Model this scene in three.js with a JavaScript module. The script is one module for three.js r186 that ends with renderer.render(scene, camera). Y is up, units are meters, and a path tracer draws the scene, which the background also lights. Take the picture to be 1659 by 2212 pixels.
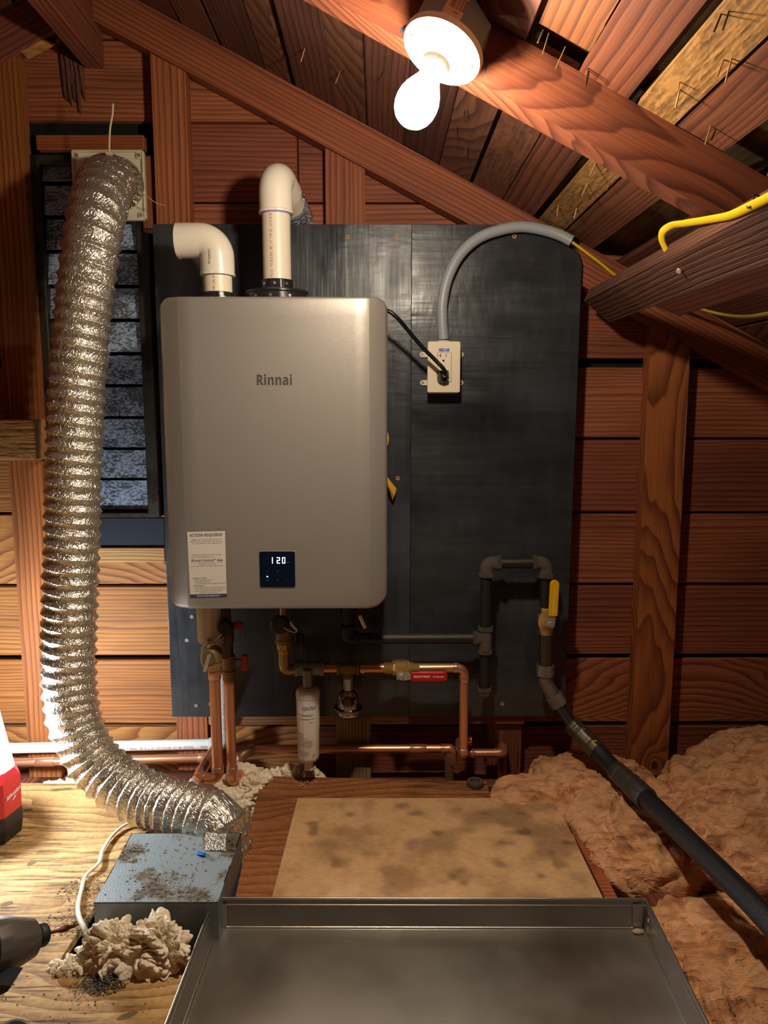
import * as THREE from 'three';
import { ConvexGeometry } from 'three/addons/geometries/ConvexGeometry.js';
import { TextGeometry } from 'three/addons/geometries/TextGeometry.js';
import { RoundedBoxGeometry } from 'three/addons/geometries/RoundedBoxGeometry.js';
import { FontLoader } from 'three/addons/loaders/FontLoader.js';
import { ImprovedNoise } from 'three/addons/math/ImprovedNoise.js';
import { mergeGeometries, mergeVertices, toCreasedNormals } from 'three/addons/utils/BufferGeometryUtils.js';

// ---------- camera, sky, lights, exposure ----------
const W = 1659, H = 2212;
const scene = new THREE.Scene();
scene.background = new THREE.Color(0x000000);
const camera = new THREE.PerspectiveCamera(2 * Math.atan(H / 2 / 1640) * 180 / Math.PI, W / H, 0.02, 40);
camera.position.set(0, 0.93, 1.94);
camera.rotation.order = 'YXZ';
camera.rotation.set(-7.9 * Math.PI / 180, -0.3 * Math.PI / 180, 0);
scene.add(camera);
const renderer = new THREE.WebGLRenderer({ antialias: true });
renderer.setSize(W, H);
renderer.toneMapping = THREE.LinearToneMapping;
renderer.toneMappingExposure = 1.0;
renderer.shadowMap.enabled = true;
renderer.shadowMap.type = THREE.PCFSoftShadowMap;
const BULB = { at: [0.053, 1.382, 0.74], color: [1, 0.85, 0.66], power: 1.32, forward: 2.2, glow: 2.4 };
const LANTERN = { at: [-0.862, 0.25, 0.385], color: [0.88, 0.95, 1], power: 1.25, glow: 5 };

// ---------- helpers ----------
let seed = 7;
const rnd = () => { seed = (seed + 0x6d2b79f5) | 0; let t = Math.imul(seed ^ (seed >>> 15), 1 | seed); t = (t + Math.imul(t ^ (t >>> 7), 61 | t)) ^ t; return ((t ^ (t >>> 14)) >>> 0) / 4294967296; };
const rr = (a, b) => a + (b - a) * rnd();
const V = (a, b, c) => Array.isArray(a) ? new THREE.Vector3(...a) : a?.isVector3 ? a.clone() : new THREE.Vector3(a, b, c);
const { lerp, clamp, smoothstep } = THREE.MathUtils;
const PI = Math.PI;
const used = {};
function numbered(name) { const n = used[name] = (used[name] ?? -1) + 1; return n ? name + '_' + String(n).padStart(3, '0') : name; }
function thing(name, label, category, group) {
  const o = new THREE.Group(); o.name = numbered(name); scene.add(o);
  o.userData = { label, category }; if (group) o.userData.group = group;
  return o;
}
function struct(name) { const o = new THREE.Group(); o.name = name; o.userData = { kind: 'structure' }; scene.add(o); return o; }
function P(parent, name, geo, mat, label) {
  const m = new THREE.Mesh(geo, mat); m.name = name; m.castShadow = m.receiveShadow = true;
  if (label) m.userData.label = label;
  parent.add(m); return m;
}
function solo(name, geo, mat, label, category, group) {
  const m = P(scene, numbered(name), geo, mat); m.userData = { label, category }; if (group) m.userData.group = group; return m;
}
function stuff(name, geo, mat, label, category) {
  const m = P(scene, numbered(name), geo, mat); m.userData = { label, category, kind: 'stuff' }; return m;
}
// uv in metres by the face's main direction; the grain axis becomes u
function boxUV(g, grain = 0, ou = rnd() * 9, ov = rnd() * 9) {
  if (g.index) g = g.toNonIndexed();
  const p = g.attributes.position, uv = new Float32Array(p.count * 2), n = new THREE.Vector3(), a = new THREE.Vector3(), b = new THREE.Vector3(), c = new THREE.Vector3();
  for (let i = 0; i < p.count; i += 3) {
    a.fromBufferAttribute(p, i); b.fromBufferAttribute(p, i + 1); c.fromBufferAttribute(p, i + 2);
    n.copy(b).sub(a).cross(c.clone().sub(a));
    const q = [Math.abs(n.x), Math.abs(n.y), Math.abs(n.z)], k = q.indexOf(Math.max(...q));
    let r = [0, 1, 2].filter((t) => t !== k);
    if (r.includes(grain)) r = [grain, r.find((t) => t !== grain)];
    for (let j = 0; j < 3; j++) { uv[(i + j) * 2] = p.array[(i + j) * 3 + r[0]] + ou; uv[(i + j) * 2 + 1] = p.array[(i + j) * 3 + r[1]] + ov + k * .37; }
  }
  g.setAttribute('uv', new THREE.BufferAttribute(uv, 2));
  return g;
}
// chamfered box from corner to corner
function cbox(a, b, c = 0.003, grain = 0) {
  const pts = [];
  const h = [0, 1, 2].map((i) => Math.abs(b[i] - a[i]) / 2), m = [0, 1, 2].map((i) => (a[i] + b[i]) / 2);
  const k = Math.min(c, ...h.map((x) => x * .8));
  for (const sx of [-1, 1]) for (const sy of [-1, 1]) for (const sz of [-1, 1]) {
    pts.push(V(m[0] + sx * h[0], m[1] + sy * (h[1] - k), m[2] + sz * (h[2] - k)), V(m[0] + sx * (h[0] - k), m[1] + sy * h[1], m[2] + sz * (h[2] - k)), V(m[0] + sx * (h[0] - k), m[1] + sy * (h[1] - k), m[2] + sz * h[2]));
  }
  return boxUV(new ConvexGeometry(pts), grain);
}
const hull = (pts, grain = 0) => boxUV(new ConvexGeometry(pts.map((p) => V(p))), grain);
function extrude(pts, depth, bevel = 0, holes = []) {
  const s = new THREE.Shape(pts.map((p) => new THREE.Vector2(p[0], p[1])));
  for (const h of holes) s.holes.push(h);
  return new THREE.ExtrudeGeometry(s, { depth, bevelEnabled: bevel > 0, bevelThickness: bevel, bevelSize: bevel, bevelOffset: -bevel, bevelSegments: 3, curveSegments: 20 });
}
function rrect(x0, y0, x1, y1, r, n = 6) {
  const o = [];
  for (const [cx, cy, a] of [[x1 - r, y1 - r, 0], [x0 + r, y1 - r, 1], [x0 + r, y0 + r, 2], [x1 - r, y0 + r, 3]]) for (let i = 0; i <= n; i++) { const t = (a + i / n) * PI / 2; o.push([cx + r * Math.cos(t), cy + r * Math.sin(t)]); }
  return o;
}
// polyline with rounded corners -> dense points
function rounded(pts, r, step = 0.006) {
  const q = pts.map((p) => V(p)), out = [q[0].clone()];
  for (let i = 1; i < q.length - 1; i++) {
    const a = q[i - 1].clone().sub(q[i]), b = q[i + 1].clone().sub(q[i]), la = a.length(), lb = b.length(); a.normalize(); b.normalize();
    const ang = a.angleTo(b), d = Math.min(r / Math.tan(ang / 2), la * .49, lb * .49), n = Math.max(2, Math.ceil((PI - ang) / .16));
    const s = q[i].clone().addScaledVector(a, d), e = q[i].clone().addScaledVector(b, d), bez = new THREE.QuadraticBezierCurve3(s, q[i], e);
    const R = d * Math.tan(ang / 2), mid = a.clone().add(b).normalize(), cen = q[i].clone().addScaledVector(mid, Math.hypot(d, R));
    for (let k = 0; k <= n; k++) { const t = bez.getPoint(k / n); if (PI - ang > .05) t.sub(cen).setLength(R).add(cen); out.push(t); }
  }
  out.push(q[q.length - 1].clone());
  return out;
}
const smooth = (pts, n = 60) => new THREE.CatmullRomCurve3(pts.map((p) => V(p)), false, 'centripetal').getSpacedPoints(n);
// tube along dense points; radius may depend on the distance s and the angle t; squash flattens it
function tube(pts, r, { radial = 20, caps = true, flat = 1, up, uvLen = 1 } = {}) {
  const n = pts.length, T = pts.map((p, i) => pts[Math.min(n - 1, i + 1)].clone().sub(pts[Math.max(0, i - 1)]).normalize());
  let N = up ? V(up) : Math.abs(T[0].y) < .9 ? V(0, 1, 0) : V(0, 0, 1);
  N.addScaledVector(T[0], -N.dot(T[0])).normalize();
  const pos = [], uv = [], idx = []; let s = 0; const rf = typeof r === 'function' ? r : () => r;
  for (let i = 0; i < n; i++) {
    if (i) { s += pts[i].distanceTo(pts[i - 1]); N.addScaledVector(T[i], -N.dot(T[i])).normalize(); }
    const B = T[i].clone().cross(N);
    for (let j = 0; j <= radial; j++) {
      const t = j / radial * 2 * PI, q = rf(s, t, i / (n - 1));
      const p = pts[i].clone().addScaledVector(N, Math.cos(t) * q * flat).addScaledVector(B, Math.sin(t) * q);
      pos.push(p.x, p.y, p.z); uv.push(s * uvLen, j / radial * 2 * PI * rf(0, 0, 0) * uvLen);
    }
  }
  const k = radial + 1;
  for (let i = 0; i < n - 1; i++) for (let j = 0; j < radial; j++) { const a = i * k + j; idx.push(a, a + k, a + 1, a + 1, a + k, a + k + 1); }
  if (caps) for (const e of [0, n - 1]) {
    const c = pos.length / 3; pos.push(pts[e].x, pts[e].y, pts[e].z); uv.push(0, 0);
    const base = pos.length / 3;
    for (let j = 0; j <= radial; j++) { const b = (e * k + j) * 3; pos.push(pos[b], pos[b + 1], pos[b + 2]); uv.push(.01 * Math.cos(j), .01 * Math.sin(j)); }
    for (let j = 0; j < radial; j++) e ? idx.push(c, base + j, base + j + 1) : idx.push(c, base + j + 1, base + j);
  }
  const g = new THREE.BufferGeometry();
  g.setAttribute('position', new THREE.Float32BufferAttribute(pos, 3)); g.setAttribute('uv', new THREE.Float32BufferAttribute(uv, 2)); g.setIndex(idx);
  g.computeVertexNormals();
  // weld the seam's normals
  const nm = g.attributes.normal;
  for (let i = 0; i < n; i++) { const a = i * k, b = a + radial; const v = V(nm.getX(a) + nm.getX(b), nm.getY(a) + nm.getY(b), nm.getZ(a) + nm.getZ(b)).normalize(); nm.setXYZ(a, v.x, v.y, v.z); nm.setXYZ(b, v.x, v.y, v.z); }
  return g;
}
const straight = (a, b, r, o) => tube([V(a), V(a).lerp(V(b), .5), V(b)], r, o);
// lathe: profile of [radius, height] turned about the line from a towards b
function turn(a, b, prof, seg = 28) {
  const g = toCreasedNormals(new THREE.LatheGeometry(prof.map((p) => new THREE.Vector2(Math.max(p[0], 1e-5), p[1])), seg), .6);
  g.applyQuaternion(new THREE.Quaternion().setFromUnitVectors(V(0, 1, 0), V(b).sub(V(a)).normalize())); g.translate(...a);
  return g;
}
// closed drum with softened rims, at fractions of a fitting
const drum = (r, y0, y1, c = .0012) => [[0, y0], [r - c, y0], [r, y0 + c], [r, y1 - c], [r - c, y1], [0, y1]];
function prism(a, b, r, sides = 6, c = .0012, rot = 0) {
  const L = V(a).distanceTo(V(b)), pts = [];
  for (let i = 0; i < sides; i++) { const t = (i / sides) * 2 * PI + rot; for (const [q, y] of [[r - c, 0], [r, c], [r, L - c], [r - c, L]]) pts.push(V(Math.cos(t) * q, y, Math.sin(t) * q)); }
  const g = new ConvexGeometry(pts);
  g.applyQuaternion(new THREE.Quaternion().setFromUnitVectors(V(0, 1, 0), V(b).sub(V(a)).normalize())); g.translate(...a);
  return boxUV(g);
}
const join = (...g) => mergeGeometries(g.flat().map((x) => { let y = x.index ? x.toNonIndexed() : x; if (!y.attributes.uv) y = boxUV(y); const z = new THREE.BufferGeometry(); for (const k of ['position', 'normal', 'uv']) z.setAttribute(k, y.attributes[k]); return z; }));
const along = (a, b, t) => V(a).lerp(V(b), t).toArray();
const noise3 = new ImprovedNoise();
const fbm = (x, y, z, o = 4) => { let s = 0, a = 1, t = 0; for (let i = 0; i < o; i++) { s += a * noise3.noise(x, y, z); t += a; a *= .5; x = x * 2.03 + 7.1; y = y * 2.01 + 3.3; z = z * 2.02 + 1.7; } return s / t; };

// ---------- textures ----------
function hash(x, y, s) { let h = Math.imul(x, 374761393) ^ Math.imul(y, 668265263) ^ Math.imul(s, 2147483647 - 61); h = Math.imul(h ^ (h >>> 13), 1274126177); return ((h ^ (h >>> 16)) >>> 0) / 4294967296; }
function vn(x, y, px, py, s) {   // value noise that tiles after px, py cells
  const ix = Math.floor(x), iy = Math.floor(y), fx = x - ix, fy = y - iy, m = (a, n) => ((a % n) + n) % n;
  const u = fx * fx * (3 - 2 * fx), v = fy * fy * (3 - 2 * fy), x0 = m(ix, px), x1 = m(ix + 1, px), y0 = m(iy, py), y1 = m(iy + 1, py);
  return lerp(lerp(hash(x0, y0, s), hash(x1, y0, s), u), lerp(hash(x0, y1, s), hash(x1, y1, s), u), v);
}
const tf = (u, v, fx, fy, s, o = 4) => { let a = 0, k = 1, t = 0; for (let i = 0; i < o; i++) { a += k * vn(u * fx, v * fy, fx, fy, s + i); t += k; k *= .5; fx *= 2; fy *= 2; } return a / t; };
function tex(w, h, f, srgb = true) {
  const d = new Uint8Array(w * h * 4);
  for (let y = 0; y < h; y++) for (let x = 0; x < w; x++) {
    const c = f((x + .5) / w, (y + .5) / h), o = (y * w + x) * 4;
    for (let i = 0; i < 3; i++) d[o + i] = clamp((Array.isArray(c) ? c[i] : c) * 255, 0, 255);
    d[o + 3] = 255;
  }
  const t = new THREE.DataTexture(d, w, h); t.wrapS = t.wrapT = THREE.RepeatWrapping; t.magFilter = THREE.LinearFilter; t.minFilter = THREE.LinearMipmapLinearFilter;
  if (srgb) t.colorSpace = THREE.SRGBColorSpace; t.needsUpdate = true; return t;
}
const mixc = (a, b, t) => a.map((x, i) => x + (b[i] - x) * t);
// uv arrive in metres: scale = repeats per metre along and across the grain
const rep = (t, u, v) => { const c = t.clone(); c.repeat.set(u, v); c.needsUpdate = true; return c; };
function grainLine(u, v, s) {
  const w = v + .05 * (tf(u, v, 2, 3, s) - .5) + .016 * (tf(u, v, 5, 10, s + 9) - .5);
  const k = (w * 26 + 3 * tf(.5, w - Math.floor(w), 1, 5, s + 4, 2)) % 1, q = k < 0 ? k + 1 : k;
  const late = Math.pow(q, 3) * (1 - smoothstep(q, .9, 1));
  return late * (.55 + .6 * tf(u, v, 3, 6, s + 21));
}
const woodStraight = tex(1024, 512, (u, v) => {
  const late = grainLine(u, v, 3), fib = tf(u, v, 10, 180, 31, 2), blot = tf(u, v, 3, 4, 41);
  const b = .97 - .27 * late - .22 * (fib - .5) - .45 * Math.max(0, blot - .5);
  return mixc([1, .99, .97], [.80, .66, .60], clamp(late * 1.1 + blot * .3, 0, 1)).map((x) => x * b);
});
const woodCathedral = tex(1024, 512, (u, v) => {
  const h = v - .5 + .1 * (tf(u, v, 2, 2, 5) - .5), k0 = h * h * 30 + 3.2 * Math.cos(2 * PI * u) + 5 * tf(u, v, 2, 3, 8), knots = [[.31, .66, .022]];
  let k = k0, knot = 0; for (const [a, b, r] of knots) { const d = Math.hypot((u - a) * 2, v - b); k += 2.4 * Math.exp(-d * d / (r * r * 5)); knot = Math.max(knot, smoothstep(r - d, 0, r * .6)); }
  const q = ((k % 1) + 1) % 1, late = Math.pow(q, 2.4) * (1 - smoothstep(q, .88, 1)), fib = tf(u, v, 10, 170, 77, 2);
  const b = .97 - .30 * late * (.45 + .8 * tf(u, v, 4, 4, 66)) - .22 * (fib - .5) - .35 * knot;
  return mixc([1, .98, .95], [.78, .62, .55], clamp(late + knot, 0, 1)).map((x) => x * b);
});
const woodRough = tex(512, 512, (u, v) => { const a = tf(u, v, 20, 44, 12, 3), s = tf(u, v, 8, 90, 15, 2), b = tf(u, v, 3, 4, 18); const q = .95 - .5 * Math.abs(a - .5) - .35 * (s - .5) - .3 * Math.max(0, b - .55); return [q, q * .97, q * .93]; });
const plywood = tex(1024, 1024, (u, v) => {
  const g = v + .06 * (tf(u, v, 3, 4, 101) - .5), k = (g * 30 + 6 * tf(u, v, 2, 7, 105, 3)) % 1, band = Math.pow(Math.abs(k), 2), check = Math.pow(tf(u, v, 10, 150, 111, 3), 6) * 7, dirt = tf(u, v, 5, 5, 121);
  const b = 1 - .12 * band - .32 * clamp(check, 0, 1) * smoothstep(tf(u, v, 4, 6, 131), .4, .62) - .42 * Math.max(0, dirt - .48) - .12 * (tf(u, v, 120, 120, 141, 1) - .5);
  return mixc([1, .97, .90], [.86, .72, .58], clamp(band * .7 + dirt * .4, 0, 1)).map((x) => x * b);
});
const smudge = tex(1024, 1024, (u, v) => {
  const d = tf(u, v, 7, 7, 201, 5), e = tf(u, v, 14, 14, 211, 3), f = tf(u, v, 90, 160, 221, 1), spot = Math.pow(tf(u, v, 20, 20, 231, 2), 7) * 5;
  const b = 1.0 - .11 * smoothstep(d, .44, .76) - .07 * smoothstep(e, .5, .8) - .08 * (f - .5) - .25 * clamp(spot * .6, 0, 1);
  return mixc([1, .97, .92], [.88, .83, .78], smoothstep(d, .45, .7)).map((x) => x * b);
});
const cloudy = tex(512, 512, (u, v) => { const a = tf(u, v, 4, 4, 301, 5); return .55 + .9 * (a - .5); }, false);
const paintRough = tex(512, 512, (u, v) => { const a = tf(u, v, 3, 7, 311, 4), s = tf(u, v, 6, 110, 321, 2); return clamp(.48 + .8 * (a - .5) + .14 * (s - .5), .2, 1); }, false);
const paintGrain = tex(512, 512, (u, v) => { const s = tf(u, v, 4, 60, 331, 3), b = tf(u, v, 3, 6, 341, 5), c = tf(u, v, 40, 10, 351, 3); return clamp(.80 + .42 * (b - .5) + .13 * (s - .5) + .14 * (c - .5), 0, 1); });
const fine = tex(512, 512, (u, v) => tf(u, v, 64, 64, 401, 3), false);
const crinkle = tex(512, 512, (u, v) => { const a = tf(u, v, 13, 13, 411, 3), b = tf(u + .13 * a, v + .11 * a, 26, 22, 421, 3); return clamp(1 - 2.6 * Math.abs(b - .5) + .4 * (a - .5), 0, 1); }, false);
const brushed = tex(512, 512, (u, v) => clamp(.5 + .5 * (tf(u, v, 5, 220, 431, 2) - .5) + .5 * (tf(u, v, 4, 4, 441, 4) - .5), 0, 1), false);
const dusty = tex(1024, 1024, (u, v) => {
  const a = tf(u, v, 5, 5, 501, 5), g = tf(u, v, 160, 160, 511, 2), sp = Math.pow(tf(u, v, 60, 60, 521, 2), 6) * 3, m = smoothstep(a + .22 * (g - .5), .46, .62);
  return mixc(mixc([.80, .84, .86], [.62, .55, .45], m), [.35, .28, .22], clamp(sp * m * 2, 0, 1));
});
const mottled = tex(1024, 512, (u, v) => {
  const a = tf(u, v, 52, 44, 531, 3), b = tf(u, v, 6, 4, 541, 4), g = tf(u, v, 300, 200, 551, 1), w = .5 + .5 * Math.sin(u * 2 * PI * 150) * .3;
  const m = smoothstep(a + .9 * (b - .5) + .35 * (g - .5), .34, .76);
  return mixc([.86, .92, 1], [.42, .43, .44], m).map((x) => x * (.82 + .2 * w));
});
const fibre = tex(1024, 1024, (u, v) => {
  const q = tf(u, v, 4, 4, 601, 3), r = tf(u + .22 * q, v + .16 * q, 9, 22, 611, 4), s = tf(u + .2 * r, v - .15 * r, 40, 60, 621, 3), b = 1.04 - .5 * Math.abs(r - .5) - .35 * (s - .5) - .2 * (q - .5);
  return mixc([.80, .68, .58], [1, .97, .92], clamp(r * 1.5 - .25 + .4 * (s - .5), 0, 1)).map((x) => x * b);
});
const woolTex = tex(512, 512, (u, v) => { const a = tf(u, v, 12, 12, 651, 4), b = tf(u + .1 * a, v, 50, 50, 661, 2); return mixc([.80, .74, .64], [1, .98, .94], clamp(a * 1.2 + .3 * (b - .5) - .05, 0, 1)); });
function canvasTex(w, h, draw) {
  const c = document.createElement('canvas'); c.width = w; c.height = h; const x = c.getContext('2d'); x.clearRect(0, 0, w, h); draw(x, w, h);
  const t = new THREE.CanvasTexture(c); t.colorSpace = THREE.SRGBColorSpace; t.magFilter = THREE.LinearFilter; return t;
}
// printed matter: opaque sheet or transparent print
const print = (w, h, draw, o = {}) => new THREE.MeshStandardMaterial({ map: canvasTex(w, h, draw), roughness: .6, ...o });
const M = (color, roughness = .5, metalness = 0, o = {}) => new THREE.MeshStandardMaterial({ color: new THREE.Color(color), roughness, metalness, ...o });
function wood(t, color, { u = 1.1, v = 3.2, bump = .0007, rough = .72 } = {}) {
  const m = rep(t, u, v); return new THREE.MeshStandardMaterial({ map: m, bumpMap: m, bumpScale: bump, color: new THREE.Color(color), roughness: rough });
}
const tones = (t, list, o) => list.map((c) => wood(t, c, o));
const redStraight = tones(woodStraight, ['#a8633f', '#9c5a3a', '#b06a44', '#955238']);
const redCath = tones(woodCathedral, ['#a9643f', '#9a5838'], { u: .9, v: 2.6 });
const darkRed = tones(woodStraight, ['#8a4f3a', '#7d4634', '#935741']);
const reds = [...redStraight, ...redCath];
const yellowRough = wood(woodRough, '#a67a40', { u: 2.2, v: 2.2, bump: .003, rough: .85 });
const paleWood = wood(woodStraight, '#b48a5c', { u: 1.2, v: 4 });
const pick = (a) => a[Math.floor(rnd() * a.length)];
const copper = M('#dd9f7c', .36, .82);
const solder = M('#d8d4cc', .35, 1), brass = M('#c9a865', .32, 1, { bumpMap: rep(fine, 40, 40), bumpScale: .0004 }), brassDull = M('#9c8250', .45, .9, { bumpMap: rep(fine, 40, 40), bumpScale: .0004 });
const chrome = M('#dedbd5', .24, .8), steel = M('#b5b1aa', .38, 1), blackIron = M('#34322f', .36, .55, { bumpMap: rep(fine, 30, 30), bumpScale: .0003 });
const castIron = M('#6f675e', .5, .75, { bumpMap: rep(fine, 60, 60), bumpScale: .0008 });
const pvc = M('#ece3d2', .32), pvcPipe = M('#e9dcc6', .4), blackPlastic = M('#17181a', .38), whitePlastic = M('#e9e2d2', .42), redPlastic = M('#b3131f', .35);

// ---------- the setting: gable wall, roof, floor ----------
const wallBack = struct('wall_back');
P(wallBack, 'backing', cbox([-3.2, -.3, -.06], [2.6, 2.4, -.034], .001), M('#120d0a', .95));
{
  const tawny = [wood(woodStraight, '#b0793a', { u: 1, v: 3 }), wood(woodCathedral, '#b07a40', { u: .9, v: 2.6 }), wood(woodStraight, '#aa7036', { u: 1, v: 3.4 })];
  const rows = [[-.30, -.102], [-.096, .078], [.090, .267], [.279, .465], [.472, .655], [.661, .846], [.852, 1.028], [1.050, 1.232], [1.238, 1.420], [1.425, 1.604], [1.610, 1.79], [1.796, 1.98], [1.986, 2.16]];
  const hole = [-.868, .655, -.545, 1.508];
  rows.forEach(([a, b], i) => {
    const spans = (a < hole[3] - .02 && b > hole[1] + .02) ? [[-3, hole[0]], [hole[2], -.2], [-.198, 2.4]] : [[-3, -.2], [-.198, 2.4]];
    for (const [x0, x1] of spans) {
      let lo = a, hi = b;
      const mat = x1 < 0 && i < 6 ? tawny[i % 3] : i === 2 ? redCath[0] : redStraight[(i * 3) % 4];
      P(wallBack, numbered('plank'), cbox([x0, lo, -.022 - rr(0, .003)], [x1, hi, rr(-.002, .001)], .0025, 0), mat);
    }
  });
  P(wallBack, 'bottom_plate', cbox([-2.4, -.09, .0], [2.4, -.045, .085], .003, 0), darkRed[1]);
}
const yRoof = (x) => 1.565 - .515 * x, RIDGE = -.685, yLeft = (x) => yRoof(RIDGE) + .515 * (x - RIDGE);
const ceiling = struct('ceiling');
// one sheathing plank on the slope between two x, from z0 to z1
function roofPlank(x0, x1, z0, z1, mat, left, t = .02, lift = 0) {
  const f = left ? yLeft : yRoof, nx = (left ? -1 : 1) * .458, ny = .889;
  const a = [x0, f(x0)], b = [x1, f(x1)], pts = [];
  for (const z of [z0, z1]) for (const [p, s] of [[a, 1], [b, -1]]) for (const h of [lift, lift + t]) pts.push([p[0] + nx * h, p[1] + ny * h, z]);
  return P(ceiling, numbered('plank'), hull(pts, 2), mat);
}
{
  const roughBack = wood(woodRough, '#b98250', { u: 2.2, v: 2.2, bump: .003, rough: .85 });
  const L = [[-.64, -.56, 1], [-.555, -.462, 0], [-.455, -.372, 2], [-.362, -.266, 1], [-.262, -.212, 5], [-.194, -.104, 0], [-.103, -.033, 4], [-.029, .053, 2], [.055, .138, 1], [.140, .211, 4], [.439, .509, 3], [.575, .665, 0], [.672, .76, 1], [.767, .86, 2], [.87, .95, 4], [.955, 1.05, 0], [1.06, 1.15, 1], [1.155, 1.25, 2], [1.26, 1.35, 3], [1.36, 1.45, 0], [1.455, 1.55, 1], [1.555, 1.66, 2], [1.665, 1.75, 0], [1.755, 1.85, 4], [1.855, 1.95, 1], [1.955, 2.1, 2], [2.1, 2.3, 0], [2.3, 2.6, 1]];
  const rf = tones(woodStraight, ['#6c4030', '#5f382b', '#744736']), mats = [rf[0], rf[1], rf[2], wood(woodStraight, '#8a5232'), paleWood, paleWood];
  const orange = wood(woodStraight, '#865022', { u: 1.1, v: 3 }), midred = wood(woodStraight, '#7d462a', { u: .9, v: 2.6 });
  for (const [a, b, k] of L) { const m = k === 4 || k === 5 ? wood(woodCathedral, '#6f4730', { u: .9, v: 2.6 }) : mats[k]; roofPlank(a, b, -.03, 3.4, m, false, .02, rr(0, .003)); }
  roofPlank(.219, .289, -.03, .735, wood(woodRough, '#74492f', { u: 2.2, v: 2.2, bump: .002 }));
  roofPlank(.219, .289, .815, 3.4, orange);
  roofPlank(.291, .364, -.03, 3.4, midred);
  roofPlank(.379, .434, -.03, 3.4, yellowRough, false, .022);
  P(ceiling, 'roof_underlay', hull([[-.70, yRoof(-.7) + .045, -.06], [2.7, yRoof(2.7) + .045, -.06], [-.70, yRoof(-.7) + .045, 3.5], [2.7, yRoof(2.7) + .045, 3.5], [-.70, yRoof(-.7) + .06, -.06], [2.7, yRoof(2.7) + .06, -.06], [-.70, yRoof(-.7) + .06, 3.5], [2.7, yRoof(2.7) + .06, 3.5]], 2), wood(woodRough, '#8a6a3c', { u: 2, v: 2 }));
  for (let x = -.73, k = 0; x > -3.6; x -= .105, k++) roofPlank(x - .098, x, -.03, 3.4, k % 4 === 1 ? paleWood : darkRed[k % 3], true, .02, rr(0, .003));
  P(ceiling, 'roof_underlay', hull([[-.68, yLeft(-.68) + .045, -.06], [-3.8, yLeft(-3.8) + .045, -.06], [-.68, yLeft(-.68) + .045, 3.5], [-3.8, yLeft(-3.8) + .045, 3.5], [-.68, yLeft(-.68) + .06, -.06], [-3.8, yLeft(-3.8) + .06, -.06], [-.68, yLeft(-.68) + .06, 3.5], [-3.8, yLeft(-3.8) + .06, 3.5]], 2), M('#2a1d15', .9));
  // roofing nails that came through
  const nail = (x, z, l, mat) => { const y = yRoof(x), t = rr(-.35, .35), u = rr(-.25, .25); P(ceiling, numbered('nail'), straight([x, y + .003, z], [x - .3 * l + t * l * .5, y - l * .85, z + u * l], rr(.0009, .0014), { radial: 6 }), mat); };
  const bright = M('#c9a878', .4, .8), dark = M('#4a3526', .6, .5);
  for (const [px, pz] of [[.228, .80], [.236, .80], [.262, .79], [.30, .775], [.303, .77], [.385, 1.02], [.389, 1.03], [.372, 1.12], [.376, 1.14], [.40, .86], [.407, .845], [.42, .95], [.425, .96], [.43, 1.1], [.432, 1.11], [.47, .80], [.478, .80], [.16, .42], [.165, .43], [.155, .33], [.185, .27], [.40, .38], [.403, .40], [.39, .5], [.43, .45], [.39, .21], [.42, .25], [-.07, .3], [-.08, .28], [-.15, .3], [0.01, .4], [.60, .85], [.605, .86], [.62, .9], [-.2, .2], [-.23, .5]]) nail(px, pz, rr(.014, .03), rnd() < .55 ? bright : dark);
}
const wallRear = struct('wall_rear');
P(wallRear, 'plank', cbox([-3.8, -.3, 3.5], [2.8, 2.4, 3.53], .002, 0), darkRed[1]);
const floor = struct('floor');
P(floor, 'plaster_lath', cbox([-3.8, -.16, -.03], [2.8, -.135, 3.5], .002, 0), M('#3a302a', .95));
for (let k = 0; k < 5; k++) { const x = [-2.2, -.92, -.475, .52, 1.3][k]; P(floor, numbered('joist'), cbox([x, -.135, .09], [x + .045, -.016, 3.45], .003, 2), darkRed[k % 3]); }

// ---------- framing ----------
// a stud whose head is cut to the slope under the rafter; edges at the bottom and the top may differ a little
function stud(label, x0, x1, y0, z1, mat, yTop, dx = 0, z0 = .002) {
  const t = (x) => yTop ?? (yRoof(x) - .092), pts = [];
  for (const z of [z0, z1]) pts.push([x0, y0, z], [x1, y0, z], [x0 + dx, t(x0 + dx), z], [x1 + dx, t(x1 + dx), z]);
  return solo('wall_stud', hull(pts, 1), mat, label, 'wall stud');
}
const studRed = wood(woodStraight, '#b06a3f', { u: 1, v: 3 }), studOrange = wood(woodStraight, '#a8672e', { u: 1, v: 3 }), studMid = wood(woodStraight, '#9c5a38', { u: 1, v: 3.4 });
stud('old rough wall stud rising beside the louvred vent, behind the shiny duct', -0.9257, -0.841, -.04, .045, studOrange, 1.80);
stud('reddish wall stud above the short white pipe elbow, behind the black plywood', -0.5331, -0.4529, -.02, .045, studRed, undefined, 0);
stud('wall stud above the black plywood, just behind the tall white pipe', -0.1291, -0.0357, .155, .045, studMid);
stud('dark wall stud low between the copper pipes and the insulation', 0.2827, 0.3719, -.04, .045, darkRed[1], .13);
stud('knotty bare wall stud standing in the insulation, clear of the black plywood', 0.6616, 0.7615, -.04, .045, wood(woodCathedral, '#a8622f', { u: .8, v: 2.6 }));
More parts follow.
